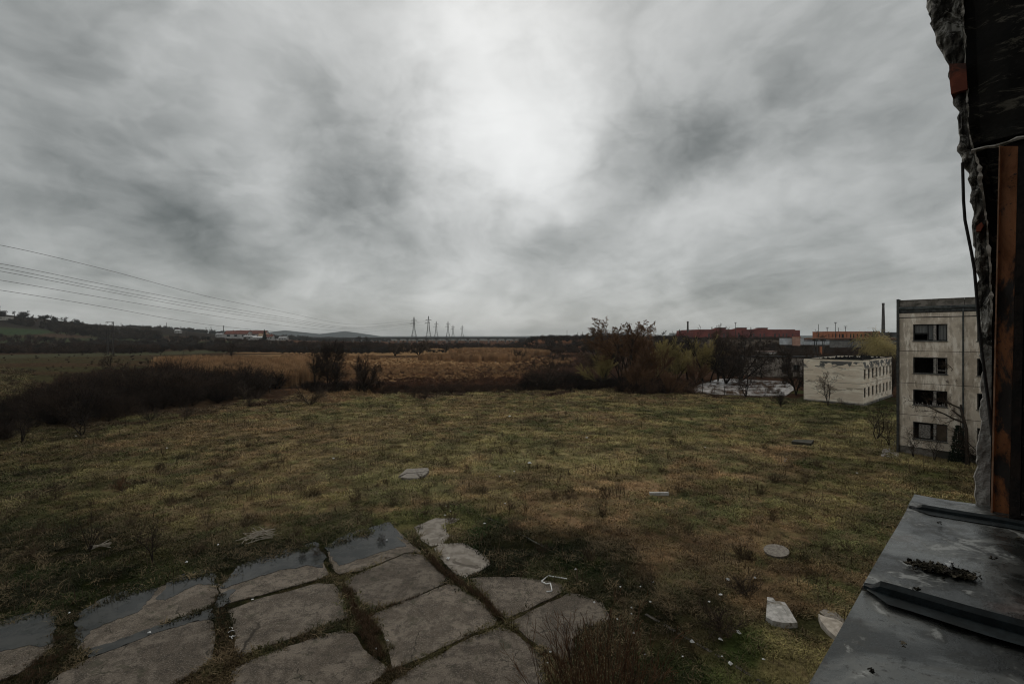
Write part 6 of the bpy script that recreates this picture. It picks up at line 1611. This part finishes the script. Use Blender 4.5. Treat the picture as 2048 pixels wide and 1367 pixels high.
jamb = MB(); nr_, nc_ = 150, 12; hs_ = np.linspace(ox_[:, 1].min(), ox_[:, 1].max(), nr_)
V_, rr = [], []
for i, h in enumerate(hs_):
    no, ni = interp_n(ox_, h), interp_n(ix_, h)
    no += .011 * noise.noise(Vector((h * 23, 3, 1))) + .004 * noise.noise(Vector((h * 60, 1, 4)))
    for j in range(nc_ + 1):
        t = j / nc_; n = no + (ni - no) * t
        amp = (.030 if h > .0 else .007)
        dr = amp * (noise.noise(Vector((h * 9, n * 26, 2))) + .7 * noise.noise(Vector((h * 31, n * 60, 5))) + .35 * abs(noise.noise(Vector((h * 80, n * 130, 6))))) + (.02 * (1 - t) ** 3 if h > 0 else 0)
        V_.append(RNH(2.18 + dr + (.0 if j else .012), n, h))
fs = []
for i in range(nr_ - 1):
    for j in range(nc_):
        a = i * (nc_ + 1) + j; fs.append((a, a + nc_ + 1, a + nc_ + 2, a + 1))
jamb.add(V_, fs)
# outer edge turned back into the wall
W_ = []
for i, h in enumerate(hs_):
    no = interp_n(ox_, h); W_ += [V_[i * (nc_ + 1)], RNH(2.36, min(no - .01, .30) + .008 * noise.noise(Vector((h * 30, 7, 7))), h)]
jamb.add(W_, [(2 * i, 2 * i + 1, 2 * i + 3, 2 * i + 2) for i in range(nr_ - 1)])
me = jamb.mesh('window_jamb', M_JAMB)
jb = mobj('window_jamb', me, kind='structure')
# inner face of the reveal, the room's shade painted in as black, with its raised plaster lip
sb = MB(); Vs = []; hs2 = np.linspace(hs_[0], hs_[-1], 120); nc2 = 18
for h in hs2:
    ni = interp_n(ix_, h)
    for j in range(nc2 + 1):
        t = j / nc2; n = ni - t ** 1.2 * (ni + .6)
        step = 0.0 if h > .63 else .035
        dr = .012 * noise.noise(Vector((h * 11, n * 14, 9))) + .02 * noise.noise(Vector((h * 4, n * 5, 3))) + (.010 if j else -.012) + step * (1 if j else 0)
        Vs.append(RNH(2.185 + dr, n, h))
sb.add(Vs, [(i * (nc2 + 1) + j, (i + 1) * (nc2 + 1) + j, (i + 1) * (nc2 + 1) + j + 1, i * (nc2 + 1) + j + 1) for i in range(119) for j in range(nc2)])
sb.build('shaded_reveal', M_SHADE, kind='structure')
# plaster lip along the joint between the two
M_LIP = speck('chipped_pale_plaster', (.20, .18, .15), (.60, .56, .50), 40, .9, c3=(.09, .08, .065))
lip = MB(); seq = [h for h in np.linspace(.05, hs_[-1], 90)]
lip.tube([RNH(2.172 + .004 * noise.noise(Vector((h * 40, 0, 0))), interp_n(ix_, h) + .003 * noise.noise(Vector((h * 25, 2, 0))), h) for h in seq], [.002 + .012 * abs(noise.noise(Vector((h * 34, 5, 0)))) for h in seq], 4)
lip.build('plaster_lip', M_LIP, kind='structure')
lip = MB(); n0 = interp_n(ix_, .63); lp = []
for k in range(30):
    t = k / 29; lp.append(RNH(2.165 + .01 * noise.noise(Vector((t * 9, 1, 1))), n0 - t * .5, .605 + .03 * t + .015 * noise.noise(Vector((t * 12, 3, 1)))))
lip.tube(lp, [.006 * (1 - .7 * k / 29) + .004 * noise.noise(Vector((k * .9, 0, 0))) for k in range(30)], 4); lip.build('plaster_lip', M_LIP, kind='structure')
# bricks showing in the broken edge
M_BRICK = speck('red_brick', (.20, .060, .038), (.30, .09, .055), 18, .9, c3=(.09, .045, .035), bd=.006)
def px_patch(poly, r0, r1, name, M, parent=None, **kw):
    q_ = [on_r(px, py, r0) for px, py in poly]; n = len(q_); mb = MB()
    mb.add([RNH(r0, a, b) for a, b in q_] + [RNH(r1, a, b) for a, b in q_], [tuple(range(n)), tuple(range(2 * n - 1, n - 1, -1))] + [(i, n + i, n + (i + 1) % n, (i + 1) % n) for i in range(n)])
    return mb.build(name, M, parent, **kw)
px_patch([(1898,127),(1932,126),(1934,160),(1935,178),(1920,182),(1902,188),(1899,160)], 2.158, 2.25, 'brick', M_BRICK, jb)
px_patch([(1953,452),(1963,444),(1967,450),(1961,462),(1952,463)], 2.15, 2.22, 'brick', M_BRICK, jb)
# hanging cable
cb = MB(); cp = [on_r(*p, 2.12) for p in [(1925,325),(1926,360),(1927,400),(1930,440),(1937,475),(1943,505),(1949,540),(1954,600),(1958,650),(1964,705),(1971,760),(1979,820),(1984,870)]]
cb.tube([RNH(2.12, a, b) for a, b in cp], .0042, 6); cb.build('hanging_cable', speck('black_rubber', (.012, .012, .012), (.02, .02, .02), 5, .6), label='thin black cable hanging down the broken window jamb', cat='cable')
# rusty steel post of the window frame
def m_rust(q, b):
    co = q.n('ShaderNodeNewGeometry').outputs['Position']; st = q.n('ShaderNodeMapping', {'Vector': co, 'Scale': (1, 1, .45)}).outputs[0]
    n = q.noise(st, 9, 8, .68, .6); f = q.noise(co, 55, 6, .75)
    c = q.mix(q.mapr(n, .40, .60), (.36, .125, .036), (.20, .072, .026)); c = q.mix(q.mapr(q.noise(st, 6, 7, .7, .4), .52, .60), c, (.022, .014, .010)); c = q.mix(q.mapr(f, .57, .66, 0, .9), c, (.015, .010, .008))
    setc(q, b, 'Base Color', c); setc(q, b, 'Roughness', q.mapr(n, .4, .6, .45, .85)); bump(q, b, q.math('ADD', f, n), .6, .004)
M_RUST = mat('rust_stained_paint', m_rust)
M_EDGE = speck('pale_orange_edge', (.30, .15, .085), (.42, .24, .15), 25, .7)
def slanted(mb, pxl0, pxl1, pxr0, pxr1, y0, y1, r0, r1):
    """upright piece seen between two slanting lines of the photograph, at its own depth"""
    a0, a1 = on_r(pxl0, y0, r0), on_r(pxl1, y1, r0); b0, b1 = on_r(pxr0, y0, r0), on_r(pxr1, y1, r0)
    f = [RNH(r0, *a1), RNH(r0, *b1), RNH(r0, *b0), RNH(r0, *a0)]; k = [RNH(r1, *a1), RNH(r1, *b1), RNH(r1, *b0), RNH(r1, *a0)]
    mb.add(f + k, [(0, 1, 2, 3), (7, 6, 5, 4), (0, 4, 5, 1), (1, 5, 6, 2), (2, 6, 7, 3), (3, 7, 4, 0)])
post = empty('steel_frame_post', RNH(2.12, .12, -.55), label='rust-stained orange steel frame post standing at the right of the window', cat='post')
bpy.context.view_layer.update()
def under(mb, name, M, root):
    inv = root.matrix_world.inverted(); mb.v = [tuple(inv @ Vector(v)) for v in mb.v]; return mb.build(name, M, root)
mb = MB(); slanted(mb, 1998, 1981, 2000.5, 1985, 290, 1028, 2.06, 2.075); under(mb, 'flange_edge', M_EDGE, post)
mb = MB(); slanted(mb, 2000.8, 1985.3, 2036, 2018, 292, 1035, 2.078, 2.10); under(mb, 'web', M_RUST, post)
mb = MB(); slanted(mb, 2036.5, 2018.5, 2052, 2040, 292, 1036, 2.03, 2.09); under(mb, 'return_flange', speck('black_rust', (.010, .008, .007), (.025, .016, .012), 12, .8), post)

# metal window ledge
M_ZINC = None
def m_ledge(q, b):
    co = q.n('ShaderNodeNewGeometry').outputs['Position']
    n = q.noise(co, 3.2, 7, .6, .8); m = q.noise(co, 9, 7, .68, .5); f = q.noise(co, 70, 6, .72)
    ru = q.noise(co, 2.3, 5, .6, .5)
    c = q.mix(q.mapr(n, .43, .57), (.036, .039, .037), (.135, .14, .134))
    c = q.mix(q.mapr(m, .54, .62, 0, .7), c, (.36, .37, .36))
    c = q.mix(q.mapr(ru, .58, .68, 0, .55), c, (.13, .085, .07))
    c = q.mix(q.mapr(f, .56, .63, 0, .8), c, (.04, .038, .034))
    setc(q, b, 'Base Color', c); setc(q, b, 'Metallic', .6); setc(q, b, 'Roughness', q.mapr(m, .42, .58, .18, .50)); bump(q, b, q.math('ADD', f, q.math('MULTIPLY', n, 1.5)), .25, .003)
M_LEDGE = mat('wet_galvanised_sheet', m_ledge)
def m_flap(q, b):
    co = q.n('ShaderNodeNewGeometry').outputs['Position']
    setc(q, b, 'Base Color', q.mix(q.mapr(q.noise(co, 20, 6, .7), .4, .6), (.004, .007, .008), (.014, .021, .024))); setc(q, b, 'Roughness', .5); b.inputs['Specular IOR Level'].default_value = .15
M_SEAM = mat('dark_folded_seam', m_flap)
LE = empty('window_ledge', RNH(1.0, .1, -.56), label='wet grey sheet-metal window ledge with two folded seams in the lower right corner', cat='window ledge')
bpy.context.view_layer.update()
def nout(r): return .264 + .0528 * (r - .861)            # outer edge, slightly askew to the wall
def hl(r, n): return -.55 - .02 * (n - .25) * 2 + .002 * noise.noise(Vector((r * 3, n * 5, 0)))
SE = [(-1.25, .31), (.345, 1.265), (1.30, 1.955), (1.99, 2.150)]
edges = [-1.25, 1.275, 1.985, 2.150]
for k in range(3):
    r0, r1 = edges[k] + .004, edges[k + 1] - .004; mb = MB(); n_r = max(6, int((r1 - r0) / .05)); n_n = 10; vv = []
    for i in range(n_r + 1):
        r = r0 + (r1 - r0) * i / n_r
        for j in range(n_n + 1):
            n = -.16 + (nout(r) + .16) * j / n_n; vv.append(RNH(r, n, hl(r, n) + .006 * k + .004 * noise.noise(Vector((r * 2.4, n * 6, k)))))
        no = nout(r)
        vv.append(RNH(r, no + .004, hl(r, no) - .012 + .006 * k)); vv.append(RNH(r, no + .003, hl(r, no) - .05 + .006 * k)); vv.append(RNH(r, no - .012, hl(r, no) - .055 + .006 * k))
    wd = n_n + 4
    mb.add(vv, [(i * wd + j, (i + 1) * wd + j, (i + 1) * wd + j + 1, i * wd + j + 1) for i in range(n_r) for j in range(wd - 1)])
    under(mb, 'sill_sheet', M_LEDGE, LE)
for rs_, tk in ((1.275, 1.0), (1.985, .8)):
    mb = MB(); n_ = 30; prof = [(-.016, 0), (-.013, .016), (-.002, .024), (.010, .018), (.014, 0)]; vv = []
    for i in range(n_ + 1):
        n = nout(rs_) - .004 - (nout(rs_) + .15) * i / n_
        w = .0015 * noise.noise(Vector((n * 12, rs_, 0)))
        for a, b in prof: vv.append(RNH(rs_ + (a + w) * tk * (1 if i else .6), n, hl(rs_, n) + (b * (1 if i > 1 else .45) + .006) * tk))
    mb.add(vv, [(i * 5 + j, i * 5 + j + 1, (i + 1) * 5 + j + 1, (i + 1) * 5 + j) for i in range(n_) for j in range(4)])
    mb.add(vv[:5], [(0, 1, 2, 3, 4)]); under(mb, 'seam', M_SEAM, LE)
    # flattened dark fold on the near side of the ridge
    mb = MB(); vv = []
    for i in range(n_ + 1):
        n = nout(rs_) - .012 - (nout(rs_) + .15) * i / n_; ww = .045 * tk * min(1, i / 3) + .006 * noise.noise(Vector((n * 7, rs_, 4)))
        vv += [RNH(rs_ - .014, n, hl(rs_, n) + .010), RNH(rs_ - .014 - max(ww, .004), n, hl(rs_, n) + .009)]
    mb.add(vv, [(2 * i, 2 * i + 2, 2 * i + 3, 2 * i + 1) for i in range(n_)]); under(mb, 'seam_fold', M_SEAM, LE)
# clod of bark and moss lying on the ledge
M_CLOD = speck('rotten_bark', (.012, .010, .007), (.045, .040, .026), 60, .95, c3=(.10, .085, .06), bd=.006)
def ledge_pt(px, py):
    """point of the ledge plane seen at a pixel"""
    v = py - HZ; d = .545 * F / v; X = (px - 1024) / F * d; return (.75 * X + .662 * d, -.662 * X + .75 * d)
def clod(a, b, w, seed, name, label, M, hgt=.02, n=60):
    A, B = ledge_pt(*a), ledge_pt(*b); rn = random.Random(seed); mb = MB()
    for k in range(n):
        t = rn.random(); r = A[0] + (B[0] - A[0]) * t + rn.gauss(0, w); nn = A[1] + (B[1] - A[1]) * t + rn.gauss(0, w); s = rn.uniform(.004, .013) * (.5 if hgt > .0065 and n > 100 else hgt / .02)
        c = RNH(r, nn, hl(r, nn) + .012 + rn.uniform(0, hgt)); vs = [c + Vector((rn.gauss(0, 1), rn.gauss(0, 1), rn.gauss(0, .6))).normalized() * s * rn.uniform(.6, 1.5) for _ in range(7)]
        bm = bmesh.new(); bv = [bm.verts.new(v) for v in vs]; bmesh.ops.convex_hull(bm, input=bv); bm.verts.index_update()
        used = [v for v in bm.verts if v.link_faces]; ix = {v: i for i, v in enumerate(used)}
        mb.add([tuple(v.co) for v in used], [tuple(ix[v] for v in f.verts) for f in bm.faces]); bm.free()
    return mb.build(name, M, label=label, cat='debris')
clod((1830,1136),(1942,1164),.011,1,'bark_clod','long dark clod of rotten bark and moss lying on the metal ledge',M_CLOD, .007, 520)
clod((1900,1148),(1912,1156),.004,2,'shell_flake','pale oval flake stuck to the dark clod on the ledge',M_LITTER, .020, 6)
for i, (px, py, lab) in enumerate([(1832, 1187, 'small dark crumb on the ledge below the clod'), (1806, 1302, 'small dark crumb on the near sheet of the ledge'), (1878, 1051, 'small dark crumb near the far seam of the ledge'), (1985, 1128, 'pale-edged leaf scrap right of the clod on the ledge'), (2037, 1090, 'brown twig crumb at the right edge of the ledge'), (1742, 1355, 'dark crumb at the very bottom of the ledge')]):
    clod((px - 4, py), (px + 5, py + 2), .0015, 5 + i, 'crumb', lab, M_CLOD, .006, 10)

# ================================================================== air
def haze_mat():
    m = bpy.data.materials.new('pale_air'); m.use_nodes = True; t = m.node_tree; t.nodes.clear()
    o = t.nodes.new('ShaderNodeOutputMaterial'); v = t.nodes.new('ShaderNodeVolumePrincipled')
    v.inputs['Color'].default_value = (.80, .86, .88, 1); v.inputs['Density'].default_value = HAZE_DENSITY; v.inputs['Anisotropy'].default_value = .2
    t.links.new(v.outputs[0], o.inputs['Volume']); return m
HAZE_DENSITY = .000085
mb = MB(); mb.box((-9300, -9300, -8), (9300, 9300, 118)); mb.build('haze', haze_mat(), kind='stuff')
